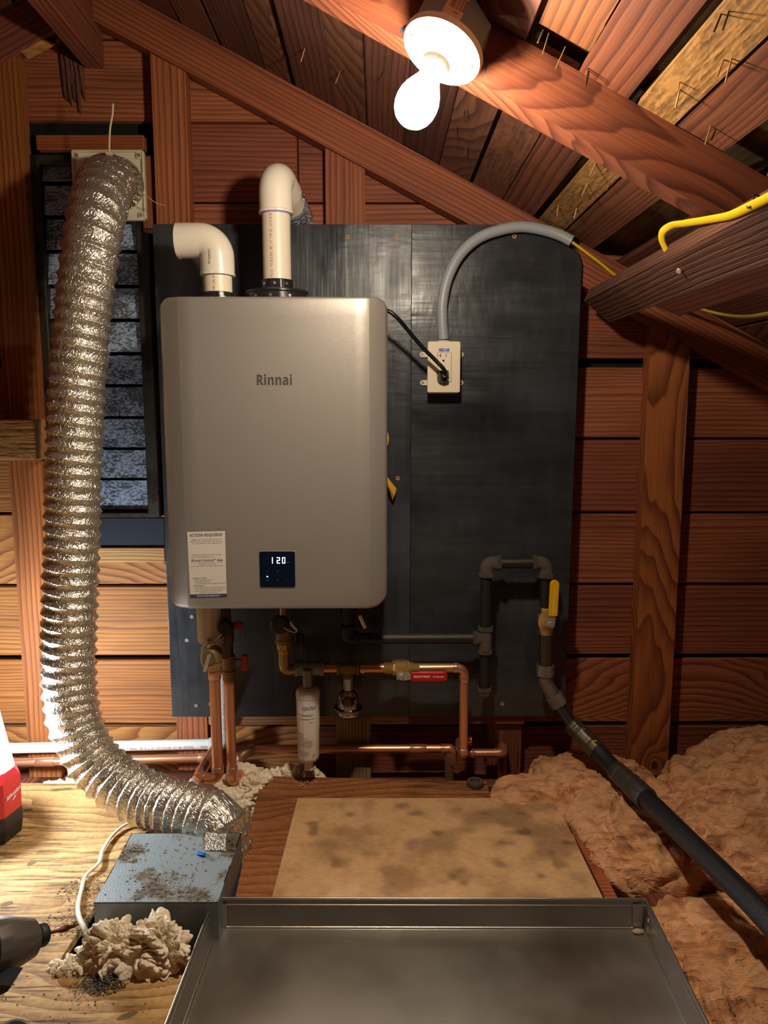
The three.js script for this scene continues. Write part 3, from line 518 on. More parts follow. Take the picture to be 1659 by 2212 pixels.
// ---------- outlet, conduit, cord ----------
{
  const t = thing('outlet_box', 'cream surface-mounted receptacle box screwed to the black plywood', 'outlet box');
  const A = [0.1131, 0.963, 0.122], B = [0.1892, 1.081, 0.122], cx = (A[0] + B[0]) / 2, cy = (A[1] + B[1]) / 2;
  const ivory = M('#e8d9bd', .38), ivory2 = M('#ecdfc6', .34), slot = M('#1a1410', .8);
  const body = extrude(rrect(A[0] + .001, A[1] - .002, B[0] - .002, B[1] + .001, .005), .044, .001); body.translate(0, 0, .0735); P(t, 'box', boxUV(body), M('#d8d4cb', .45));
  const cov = extrude(rrect(A[0] - .0012, A[1], B[0], B[1], .004), .0035, .0018); cov.translate(0, 0, .1185); P(t, 'cover_plate', boxUV(cov), ivory);
  const R0 = [0.1356, 0.9878, 0.125], R1 = [0.1675, 1.056, 0.125];
  const rc = P(t, 'receptacle', (() => { const g = extrude(rrect(R0[0], R0[1], R1[0], R1[1], .003), .0012, .0005); g.translate(0, 0, .1236); return boxUV(g); })(), ivory2);
  P(t, 'receptacle_gap', (() => { const g = extrude(rrect(R0[0] - .0009, R0[1] - .0009, R1[0] + .0009, R1[1] + .0009, .0036), .0004, 0); g.translate(0, 0, .1237); return boxUV(g); })(), M('#6a5840', .8));
  const z = .1252, sl = (x, y, w, h) => P(rc, 'slot', (() => { const g = new THREE.BoxGeometry(w, h, .0006); g.translate(x, y, z + .0003); return g; })(), slot);
  const S = (px, py) => 0;
  const p1 = [0.1426, 1.049, 0.125], p2 = [0.1557, 1.049, 0.125], p3 = [0.1493, 1.037, 0.125];
  sl(p1[0], p1[1], .0016, .0085); sl(p1[0] - .0026, p1[1], .004, .0017); sl(p2[0], p2[1], .0014, .0078);
  P(rc, 'ground_hole', turn([p3[0], p3[1], z], [p3[0], p3[1], 1], drum(.0026, 0, .0006, .0001), 14), slot);
  P(rc, 'test_button', (() => { const q = [0.1516, 1.028, 0.125], g = new RoundedBoxGeometry(.013, .0085, .0016, 2, .0006); g.translate(q[0], q[1], z); return g; })(), ivory2);
  P(rc, 'indicator', turn([0.1611, 0.9926, 0.126], [0.1611, 0.9926, 1], drum(.002, 0, .0006, .0002), 12), new THREE.MeshStandardMaterial({ color: 0x111111, emissive: new THREE.Color('#3dffb0'), emissiveIntensity: 1.4 }), 'small green status light');
  P(t, 'rating_label', (() => { const q = [0.1505, 1.062, 0.126], g = new THREE.PlaneGeometry(.0245, .0062); g.translate(q[0], q[1], .1243); return g; })(), print(160, 40, (k) => { k.fillStyle = '#3a59b0'; k.fillRect(0, 0, 160, 40); k.fillStyle = '#dfe6ff'; k.font = 'bold 24px sans-serif'; k.fillText('Vᴿ Tamper', 8, 28); k.fillStyle = '#a8b4e0'; k.fillRect(70, 6, 84, 7); }), 'small blue printed label');
  P(t, 'cover_screw', turn([0.1501, 1.072, 0.1235], [0.1501, 1.072, 1], drum(.0034, 0, .0008, .0003), 16), ivory2);
  for (const [px, py] of [[912, 766], [913, 827], [999, 766], [998, 827]]) {
    const s = px < 950 ? 1 : -1, q = s > 0 ? (py < 800 ? [0.1019, 1.054, 0.075] : [0.1034, 0.9872, 0.075]) : (py < 800 ? [0.1957, 1.054, 0.075] : [0.1955, 0.9872, 0.075]);
    const tab = extrude([[q[0] + s * .02, q[1] - .006], [q[0] + s * .02, q[1] + .006], ...Array.from({ length: 9 }, (_, i) => { const a = PI / 2 + i / 8 * PI; return [q[0] + s * Math.cos(a) * .0065, q[1] + Math.sin(a) * .0065]; })], .003, .0006); tab.translate(0, 0, .074);
    const o = P(t, 'mounting_tab', boxUV(tab), M('#d6cfc0', .5));
    P(o, 'screw', turn([q[0], q[1], .0768], [q[0], q[1], 1], [[0, 0], [.0042, 0], [.0036, .0012], [.0016, .0014], [.001, .0006], [0, .0006]], 14), M('#8a7a5a', .4, .8));
  }
  const n = [0.1511, 1.079, 0.098]; P(t, 'conduit_hub', turn([n[0], B[1] - .001, .098], [n[0], 9, .098], [[0, 0], [.0155, 0], [.0165, .001], [.0165, .0045], [.015, .0055], [0, .0055]], 30), M('#c9c8c2', .4));
}
{
  const t = thing('conduit', 'grey flexible conduit arching from the outlet box up across the black plywood', 'conduit');
  const n = 0.1511, pts = smooth([[n, 1.088, .098], [0.1472, 1.135, 0.098], [0.1478, 1.177, 0.098], [0.1605, 1.232, 0.096], [0.1872, 1.282, 0.094], [0.2281, 1.319, 0.092], [0.279, 1.339, 0.09], [0.3331, 1.347, 0.09], [0.3893, 1.338, 0.092], [0.4235, 1.326, 0.096], [0.4478, 1.313, 0.1]], 120);
  P(t, 'tube', tube(pts, (s) => .0128 + .0004 * Math.sin(s * 900), { radial: 28, uvLen: 1 }), M('#9a9fa3', .38));
}
function cable(name, label, pts, r, mat, flat, up, category = 'cable', n = 70) { return solo(name, tube(smooth(pts, n), r, { radial: 16, flat, up }), mat, label, category); }
const yellowSheath = M('#e8c21c', .42), dullYellow = M('#b09a34', .5);
cable('electrical_cable', 'flat yellow cable leaving the end of the grey conduit and passing behind the purlin', [[0.4335, 1.32, 0.1], [0.4534, 1.307, 0.1], [0.4817, 1.288, 0.098], [0.5203, 1.263, 0.092], [0.5585, 1.237, 0.085], [0.5954, 1.221, 0.075]], .0062, yellowSheath, .5);
cable('electrical_cable', 'bright yellow cable stapled along the purlin edge, bent in a hook', [[0.494, 1.192, 0.59], [0.478, 1.21, 0.605], [0.4735, 1.22, 0.62], [0.4784, 1.225, 0.635], [0.4791, 1.215, 0.7], [0.4812, 1.2, 0.79], [0.4778, 1.188, 0.865], [0.4748, 1.184, 0.93], [0.4747, 1.183, 0.97], [0.4587, 1.175, 1.1]], .0064, yellowSheath, .45, [.3, 1, 0], 'cable', 110);
cable('electrical_cable', 'dull yellow cable sagging below the purlin in front of the rafter', [[0.6358, 1.198, 0.12], [0.6698, 1.177, 0.13], [0.719, 1.155, 0.16], [0.7572, 1.132, 0.22], [0.7713, 1.118, 0.3], [0.7789, 1.115, 0.38], [0.7875, 1.115, 0.5]], .0062, dullYellow, .55);
cable('electrical_cable', 'thin greenish yellow cable dipping behind the purlin strip', [[0.7691, 1.229, 0.12], [0.8043, 1.209, 0.14], [0.8346, 1.187, 0.18], [0.8562, 1.171, 0.22], [0.8969, 1.141, 0.3]], .0045, M('#8f8c3a', .5), .7);
{
  const t = thing('cable_staple', 'bent wire staple holding the yellow cable on the purlin', 'staple');
  P(t, 'wire', tube(rounded([[0.4716, 1.189, 0.92], [0.472, 1.182, 0.925], [0.4724, 1.183, 0.935], [0.4793, 1.198, 0.925], [0.5003, 1.203, 0.9]], .004), .0013, { radial: 8 }), M('#4a3a2c', .5, .7));
}
{
  const t = thing('power_cord', 'black power cord plugged into the cream receptacle, running behind the heater', 'power cord');
  const pl = [0.1491, 1.001, 0.145];
  P(t, 'cord', tube(smooth([[-.02, 1.145, .19], [0.0178, 1.141, 0.205], [0.0364, 1.128, 0.205], [0.0618, 1.102, 0.19], [0.0942, 1.067, 0.175], [0.1266, 1.036, 0.168], [0.146, 1.016, 0.167], [pl[0] + .002, pl[1] + .006, .158], [pl[0], pl[1] + .001, .146]], 90), .0046, { radial: 16 }), M('#131416', .35));
  const g = hull([[-.0105, -.012, .1255], [.0105, -.012, .1255], [.0105, .012, .1255], [-.0105, .012, .1255], [-.0125, -.002, .1255], [.0125, -.002, .1255], [0, -.0155, .1255], [-.0085, -.008, .145], [.0085, -.008, .145], [.008, .010, .145], [-.008, .010, .145], [0, -.012, .142]].map((p) => [p[0] * 1.18 + pl[0], p[1] * 1.18 + pl[1], p[2]]), 0);
  P(t, 'plug', g, M('#141517', .4));
  for (let i = 0; i < 3; i++) P(t, 'strain_relief', turn([pl[0], pl[1], .145 + i * .004], [pl[0] + .02, pl[1] + .06, .5], drum(.0072 - i * .0007, 0, .003, .0008), 16), M('#141517', .4));
}
// ---------- bare bulb fixture ----------
{
  const n = V(-.41, -.874, .26).normalize(), C = V([0.0967, 1.47, 0.695]), t = thing('light_fixture', 'round white lampholder with a bare lit bulb on a box nailed to the rafter', 'light fixture');
  const at = (d) => C.clone().addScaledVector(n, d).toArray(), N = (d) => C.clone().addScaledVector(n, d + 1).toArray();
  const cz = .81; C.z = cz; { const q = [0.0877, 1.42, 0.81]; C.x = q[0]; C.y = q[1]; }
  const porcelain = M('#efe6d2', .3);
  P(t, 'lampholder', turn(at(0), N(0), [[0, -.006], [.054, -.006], [.0585, -.003], [.059, .001], [.057, .005], [.052, .0075], [.0485, .0082], [.0475, .0072], [.0465, .0084], [.041, .0105], [.039, .0135], [.033, .0165], [.025, .0185], [.0215, .021], [.020, .0235], [.0195, .0245], [.0185, .0245], [.0185, .020], [0, .020]], 56), porcelain);
  P(t, 'socket_ring', turn(at(.0195), N(0), [[.0186, 0], [.0196, .001], [.0202, .004], [.0202, .0135], [.0192, .015], [.0162, .0155], [.0155, .0145], [.0155, 0]], 40), M('#d9d2c6', .4));
  // bulb: neck, shoulder and round end
  const prof = [[.0135, -.012], [.0138, .004], [.0152, .013], [.0182, .022], [.0225, .031], [.0265, .040], [.0292, .049], [.0300, .058], [.0292, .067], [.0265, .0755], [.0220, .0825], [.016, .0875], [.0085, .0906], [0, .0915]];
  const bs = at(.032);
  const bulb = P(t, 'bulb', turn(bs, N(1), prof, 40), new THREE.MeshStandardMaterial({ color: 0xffffff, roughness: .4, emissive: new THREE.Color(1, .93, .80), emissiveIntensity: BULB.glow }), 'glowing white bulb');
  bulb.castShadow = false;
  P(t, 'holder_shade_disc', turn(at(.032 + .024), N(1), [[0, 0], [.0175, 0], [.0175, .0016], [0, .0016]], 32), M('#e8e8e8', .6));  // disc added unseen inside the bulb to shade the lampholder from its light
  const pl = new THREE.PointLight(new THREE.Color().setRGB(...BULB.color), BULB.power); pl.position.set(...at(.032 + .057)); pl.castShadow = true; pl.shadow.radius = 1.3; pl.shadow.mapSize.set(2048, 2048); pl.shadow.bias = -.0005; pl.name = 'bulb_light'; scene.add(pl);
  // such bulbs throw most of their light forwards
  const sp = new THREE.SpotLight(new THREE.Color().setRGB(...BULB.color), BULB.forward, 0, 1.5, 1); sp.position.set(...at(.032 + .057)); sp.target.position.set(...at(1.2)); sp.castShadow = true; sp.shadow.radius = 1.3; sp.shadow.mapSize.set(2048, 2048); sp.shadow.bias = -.0005; sp.name = 'bulb_forward_light'; scene.add(sp, sp.target);
  // octagonal box, side to the rafter, open face down
  const grey = M('#6e7a86', .4, .75, { bumpMap: rep(fine, 30, 30), bumpScale: .0003 });
  P(t, 'junction_box', prism(at(-.006), at(-.05), .053, 8, .003, PI / 8), grey);
  const u = V(.894, -.447, 0); u.addScaledVector(n, -u.dot(n)).normalize(); const w = n.clone().cross(u); if (w.z < 0) w.negate();
  for (const s of [-1, 1]) P(t, 'mounting_ear', hull([[-.006, -.012], [.006, -.012], [-.004, -.05], [.004, -.05]].flatMap(([a, d]) => [0, .0016].map((k) => C.clone().addScaledVector(u, s * (.052 + (d < -.02 ? 0 : .016))).addScaledVector(n, d + .004).addScaledVector(w, a - .02 + k).toArray()))), grey);
  const lab = new THREE.PlaneGeometry(.034, .038), m4 = new THREE.Matrix4().makeBasis(u, n.clone().negate(), w); lab.applyMatrix4(m4); lab.translate(...C.clone().addScaledVector(n, -.027).addScaledVector(w, .0497).toArray());
  P(t, 'barcode_label', lab, print(160, 180, (k) => { k.fillStyle = '#c9a78c'; k.fillRect(0, 0, 160, 180); k.fillStyle = '#4a4040'; let x = 26; while (x < 134) { const w = 2 + Math.floor(rnd() * 6); k.fillRect(x, 22, w, 90); x += w + 2 + Math.floor(rnd() * 5); } k.fillRect(60, 132, 40, 6); }, { roughness: .5 }), 'tan paper barcode label');
  for (const s of [-1, 1]) {
    const q = C.clone().addScaledVector(u, s * .044).addScaledVector(n, .0085).addScaledVector(w, .006).toArray();
    P(t, 'screw', turn(q, V(q).add(n).toArray(), [[0, -.004], [.0045, -.003], [.0045, 0], [.0036, .0014], [.001, .001], [0, .0004]], 12), M('#a08f70', .4, .8));
  }
}

// ---------- water piping ----------
// ring of bright solder, pipe fittings in copper
const PR = .0111;
const cu = (t, pts, bend = .02, r = PR, name = 'pipe') => P(t, name, tube(rounded(pts, bend), r, { radial: 24 }), copper);
const sleeve = (t, a, b, r = PR + .0014, m = copper, name = 'coupling') => { const L = V(a).distanceTo(V(b)); return P(t, name, turn(a, b, [[r - .0022, 0], [r - .0003, .0002], [r, .001], [r, L - .001], [r - .0003, L - .0002], [r - .0022, L]], 26), m); };
const bead = (t, a, dir, r = PR + .001) => P(t, 'solder_joint', turn(a, V(a).add(V(dir)).toArray(), [[r - .001, -.0018], [r + .0004, -.001], [r + .0004, .001], [r - .001, .0018]], 24), solder);
const X = [1, 0, 0], Y = [0, 1, 0];
const ZP = .17;
{ // cold feed
  const yl = 0.3026, t = thing('water_pipe', 'copper water pipe with the red ball valve, running across and down the black panel', 'water pipe');
  const xa = -0.1337, xb = 0.204, yb = 0.0843;
  P(t, 'pipe', straight([-0.1382, yl, ZP], [-0.1023, yl, ZP], PR, { radial: 24 }), copper);
  P(t, 'pipe', straight([-0.0485, yl, ZP], [0.0166, yl, ZP], PR, { radial: 24 }), copper);
  sleeve(t, [-0.0462, yl, ZP], [-0.0384, yl, ZP], PR + .0028);
  cu(t, [[0.0884, yl, ZP], [xb, yl, ZP], [xb, yb, ZP]], .018);
  sleeve(t, [0.1782, yl, ZP], [0.1894, yl, ZP]); bead(t, [0.1782, yl, ZP], X); sleeve(t, [xb, yl - .018, ZP], [xb, yl - .034, ZP]); bead(t, [xb, yl - .034, ZP], Y);
  P(t, 'elbow', tube(rounded([[xb, yb + .012, ZP], [xb, yb - .004, ZP], [xb, yb - .004, .09], [xb + .03, yb - .004, .09]], .014), PR + .0016, { radial: 24 }), copper); bead(t, [xb, yb + .012, ZP], Y, PR + .0016);
  const yw = 0.046;
  cu(t, [[0.2249, yw, .09], [0.3144, yw, .09]], .01); sleeve(t, [0.2273, yw, .09], [0.2416, yw, .09]); bead(t, [0.244, yw, .09], X);
  P(t, 'elbow', tube(rounded([[0.2941, yw, .09], [0.3179, yw, .09], [0.3201, yw + .004, .05], [0.3225, -.13, .045]], .016), PR + .0018, { radial: 24 }), copper);
  // brass tee over the round vessel
  const bx = [-0.1057, -0.0507], xm = (bx[0] + bx[1]) / 2;
  const tee = P(t, 'brass_tee', turn([bx[0], yl, ZP], [1, yl, ZP], (() => { const L = bx[1] - bx[0]; return [[.011, 0], [.0165, .0004], [.0172, .0016], [.0172, .006], [.0145, .0075], [.0145, L - .0075], [.0172, L - .006], [.0172, L - .0016], [.0165, L - .0004], [.011, L]]; })(), 30), brassDull);
  P(tee, 'branch', turn([xm, yl - .008, ZP], [xm, -1, ZP], [[0, 0], [.0125, 0], [.0125, .010], [.0138, .0115], [.0138, .0165], [.0125, .0175], [0, .0175]], 28), brassDull);
}
{ // red ball valve
  const yl = 0.3026, t = thing('ball_valve', 'brass ball valve with a long red lever handle on the copper pipe', 'ball valve');
  const a = 0.0087, b = 0.0951, L = b - a;
  P(t, 'body', turn([a, yl, ZP], [1, yl, ZP], [[.0115, 0], [.0135, .001], [.0135, .008], [.0148, .009], [.0148, L * .26], [.0195, L * .32], [.0205, L * .4], [.0205, L * .58], [.0185, L * .68], [.0148, L * .72], [.0142, L * .8], [.0128, L * .82], [.0128, L - .001], [.0115, L]], 30), brass);
  P(t, 'hex_end', prism([a + L * .24, yl, ZP], [a + L * .36, yl, ZP], .019, 8), brass);
  const sx = 0.0496, sy = 0.2909;
  P(t, 'bonnet', turn([sx, sy + .003, ZP + .006], [sx, sy - .003, 1], drum(.0095, 0, .018), 20), brass);
  const lever = hull([[sx - .010, sy - .008], [sx - .010, sy + .008], [sx + .008, sy + .010], [0.0706, 0.3], [0.0795, 0.2839], [sx + .004, sy - .011]].flatMap(([x, y]) => [[x, y, .1925], [x, y, .1952]]), 0);
  P(t, 'lever', lever, chrome, 'bright steel lever');
  P(t, 'stem_nut', prism([sx, sy, .195], [sx, sy, .2025], .0072, 6, .0008), chrome);
  const h = P(t, 'handle_sleeve', (() => { const p0 = [0.0728, 0.28, 0.197], p1 = [0.1612, 0.3017, 0.197]; const g = extrude(rrect(p0[0], p0[1], p1[0], p1[1], .0095, 8).map(([x, y]) => [x < p0[0] + .01 ? p0[0] + (x - p0[0]) * .3 : x, y]), .006, .0016); g.translate(0, 0, .1925); return boxUV(g); })(), redPlastic, 'red plastic handle sleeve');
  P(h, 'lettering', (() => { const p0 = [0.0793, 0.2857, 0.2], p1 = [0.1532, 0.2982, 0.2], g = new THREE.PlaneGeometry(p1[0] - p0[0], p1[1] - p0[1]); g.translate((p0[0] + p1[0]) / 2, (p0[1] + p1[1]) / 2, .2005); return g; })(), print(512, 84, (k) => { k.fillStyle = '#f2dcd8'; k.font = 'bold 54px sans-serif'; k.fillText('RIGHTWAY', 4, 62, 290); k.font = 'bold 34px sans-serif'; k.fillText('919-828-0552', 322, 58, 184); }, { transparent: true }));
}
{ // drain valve under the heater, cap, street elbow
  const t = thing('service_valve', 'brass service valve with a black cap under the middle of the heater, above the filter', 'service valve');
  const xv = -0.2305, z = .185, yl = 0.3026, top = .498;
  const y = (p) => ({ 1330: 0.4378, 1366: 0.3969, 1390: 0.3695, 1403: 0.3546, 1411: 0.3454 })[p];
  P(t, 'nipple', straight([xv, top, z], [xv, y(1366), z], .0075, { radial: 18 }), brass);
  P(t, 'body', turn([xv, y(1366) + .016, z], [xv, -9, z], (() => { const L = y(1366) + .016 - y(1390); return [[0, 0], [.014, 0], [.0175, .004], [.0185, .010], [.0185, L - .012], [.0198, L - .010], [.0198, L - .003], [.0185, L], [0, L]]; })(), 30), brassDull);
  P(t, 'hex_nut', prism([xv, y(1390), z], [xv, y(1403), z], .0165, 6), brass);
  P(t, 'union_nut', prism([xv, y(1403), z], [xv, y(1411), z], .0148, 8), brass);
  P(t, 'elbow', tube(rounded([[xv, y(1411), z], [xv, yl, z], [-0.2031, yl, ZP + .006]], .019), (s) => .0128, { radial: 26 }), M('#a98f62', .42, .95));
  const c = [-0.2326, 0.4276, 0.235];
  P(t, 'outlet', straight([xv, c[1], z], [c[0], c[1], .225], .0125, { radial: 22 }), brassDull);
  P(t, 'cap', turn([c[0], c[1], .220], [c[0] - .05, c[1], .9], [[0, 0], [.0205, 0], [.0215, .002], [.0215, .012], [.0195, .0145], [0, .0155]], 34), blackPlastic, 'round black rubber cap');
  P(t, 'strap', tube(smooth([[-0.2226, 0.4251, 0.238], [-0.2108, 0.418, 0.24], [-0.1959, 0.4135, 0.24], [-0.1928, 0.4174, 0.238], [-0.2026, 0.4275, 0.235], [-0.2085, 0.4349, 0.23], [-0.2088, 0.4224, 0.21]], 50), .0032, { radial: 10, flat: .4 }), whitePlastic, 'off-white retaining strap');
  P(t, 'knob', prism([xv + .035, 0.3846, .16], [xv + .035, 0.3638, .16], .011, 8), blackPlastic);
}
{ // filter
  const yl = 0.3026, t = thing('water_filter', 'white inline water filter cartridge with small blue and black print, hanging from a grey head', 'water filter');
  const a = -0.2063, b = -0.1358, L = b - a, xc = -0.1744, z = .185;
  const gm = M('#8a8780', .42, .35), wm = M('#ddd6cb', .38);
  const head = P(t, 'head', turn([a, yl, ZP], [1, yl, ZP], [[.011, 0], [.0185, .0004], [.0195, .002], [.0195, .0085], [.0178, .0095], [.0178, L - .0095], [.0195, L - .0085], [.0195, L - .002], [.0185, L - .0004], [.011, L]], 34), gm, 'grey pipe-shaped filter head');
  const y = [0.3004, 0.2586, 0.2364, 0.0769, 0.0518];
  P(head, 'neck', turn([xc, y[0] + .006, z], [xc, -9, z], drum(.0122, 0, y[0] + .006 - y[1] + .004), 26), gm);
  P(head, 'neck_flat', cbox([xc - .008, y[0] - .022, z + .008], [xc + .009, y[0] + .004, z + .0135], .0008), gm);
  P(t, 'collar', turn([xc, y[1] + .002, z], [xc, -9, z], (() => { const D = y[1] - y[2] + .001; return [[0, 0], [.019, .0004], [.0255, .004], [.0288, .010], [.0292, D - .004], [.0286, D], [0, D]]; })(), 40), wm);
  const Lc = y[2] - y[3];
  P(t, 'cartridge', turn([xc, y[2], z], [xc, -9, z], [[0, 0], [.0284, 0], [.0284, .004], [.0278, Lc * .45], [.0268, Lc * .5], [.0262, Lc * .93], [.024, Lc * .975], [.0205, Lc], [.012, Lc + .002], [0, Lc + .002]], 48), wm);
  P(t, 'square_drain', cbox([xc - .0098, y[4], z - .0098], [xc + .0098, y[3] + .002, z + .0098], .001), wm);
  const pm = print(512, 1024, (k, w, h) => {
    k.fillStyle = '#20368f'; k.font = 'italic bold 96px serif'; k.save(); k.translate(126, 130); k.rotate(.02); k.fillText('Aqua-Pure', 0, 0, 330); k.restore();
    k.strokeStyle = '#20368f'; k.lineWidth = 5; k.beginPath(); k.moveTo(170, 150); k.lineTo(178, 184); k.stroke();
    k.fillStyle = '#4a4650'; const line = (x, y, n, hh = 6) => { let q = x; while (q < x + n) { const l = 8 + rnd() * 26; k.fillRect(q, y, Math.min(l, x + n - q), hh); q += l + 5; } };
    line(24, 214, 60, 12); line(96, 220, 300); line(96, 236, 270); line(20, 290, 430); line(20, 306, 300, 4); line(20, 330, 60, 5); line(60, 350, 50, 5); line(300, 352, 120, 5);
    k.fillRect(20, 556, 130, 8); k.fillRect(20, 574, 160, 8); for (const [y, n] of [[620, 160], [634, 230], [648, 160], [676, 340], [690, 350], [706, 370], [722, 330], [746, 370], [760, 330], [782, 340], [796, 300]]) line(24, y, n, 5);
    for (const [y, n, x] of [[862, 120, 80], [878, 260, 40], [894, 220, 40], [910, 240, 50], [926, 180, 50], [942, 210, 60], [958, 120, 80]]) line(x, y, n, 5);
    k.fillStyle = '#b03030'; k.fillRect(380, 930, 34, 16);
  }, { transparent: true, roughness: .5 });
  bentPrint(t, [xc, 0, z], .0288, .0, .056, y[2] - Lc * .93, y[2] - .004, pm, 'print');
}
{ // round pressure vessel
  const t = thing('pressure_vessel', 'small chrome ball-shaped scale inhibitor with upside-down lettering, under the brass tee', 'pressure vessel');
  const xm = (-0.1057 + -0.0507) / 2, z = .17, y0 = 0.2656, y1 = 0.2503, y2 = 0.2032, y3 = 0.1783, h = y1 - y2;
  const shiny = M('#b3aca4', .14, 1);
  P(t, 'nut', prism([xm, y0 + .012, z], [xm, y1 - .003, z], .0112, 6), chrome);
  P(t, 'dome', turn([xm, y1, z], [xm, -9, z], [[0, 0], [.008, .0004], [.015, .004], [.0215, .012], [.0255, .022], [.0268, h - .006], [.0275, h - .001], [0, h - .001]], 44), shiny);
  P(t, 'rim', turn([xm, y2 + .003, z], [xm, -9, z], [[0, 0], [.031, 0], [.0345, .0012], [.0352, .003], [.0342, .005], [.030, .0065], [0, .0065]], 48), shiny);
  P(t, 'bowl', turn([xm, y2 - .003, z], [xm, -9, z], [[.030, 0], [.0295, .004], [.026, .013], [.019, .0205], [.010, .0245], [0, .0255]], 44), shiny);
  P(t, 'band_label', (() => { const pos = [], uv = [], id = [], n = 16; for (let i = 0; i <= n; i++) { const a = -.85 + i / n * 1.9; for (const [r, y, v] of [[.0306, y2 - .0055, 1], [.0281, y2 - .0145, 0]]) { pos.push(xm + Math.sin(a) * r, y, z + Math.cos(a) * r); uv.push(i / n, v); } } for (let i = 0; i < n; i++) { const a = i * 2; id.push(a, a + 1, a + 2, a + 2, a + 1, a + 3); } const g = new THREE.BufferGeometry(); g.setAttribute('position', new THREE.Float32BufferAttribute(pos, 3)); g.setAttribute('uv', new THREE.Float32BufferAttribute(uv, 2)); g.setIndex(id); g.computeVertexNormals(); return g; })(),
    print(512, 96, (k, w, h2) => { k.fillStyle = '#d9d2c8'; k.fillRect(0, 0, w, h2); k.translate(w, h2); k.rotate(PI); k.fillStyle = '#15130f'; k.fillRect(20, 30, 150, 44); k.fillRect(205, 10, 3, 80); k.font = 'bold 84px sans-serif'; k.fillText('PH-1', 225, 78); }), 'white band label with upside-down lettering');
  P(t, 'plug', turn([xm, y3 + .006, z], [xm, -9, z], drum(.005, 0, .008), 14), steel);
}
{ // far horizontal copper run
  const yy = 0.0558, t = thing('water_pipe', 'long horizontal copper pipe low behind the white filter cartridge', 'water pipe'), z = .085;
  cu(t, [[-0.3591, -.12, .11], [-0.3559, yy - .012, .11], [-0.3355, yy, z], [0.1751, yy, z], [0.1848, -.13, z]], .016);
  for (const [a, b] of [[0.076, 0.119], [0.1572, 0.1763], [-0.3355, -0.3212]]) { sleeve(t, [a, yy, z], [b, yy, z]); bead(t, [a, yy, z], X); }
  P(t, 'elbow', tube(rounded([[-0.3613, yy - .07, .112], [-0.3571, yy - .004, .112], [-0.3296, yy, z + .004]], .02), PR + .002, { radial: 22 }), M('#a5825f', .5, .9));
  P(t, 'elbow', tube(rounded([[0.1679, yy, z], [0.1859, yy, z], [0.1864, yy - .04, z]], .015), PR + .0016, { radial: 22 }), copper);
}
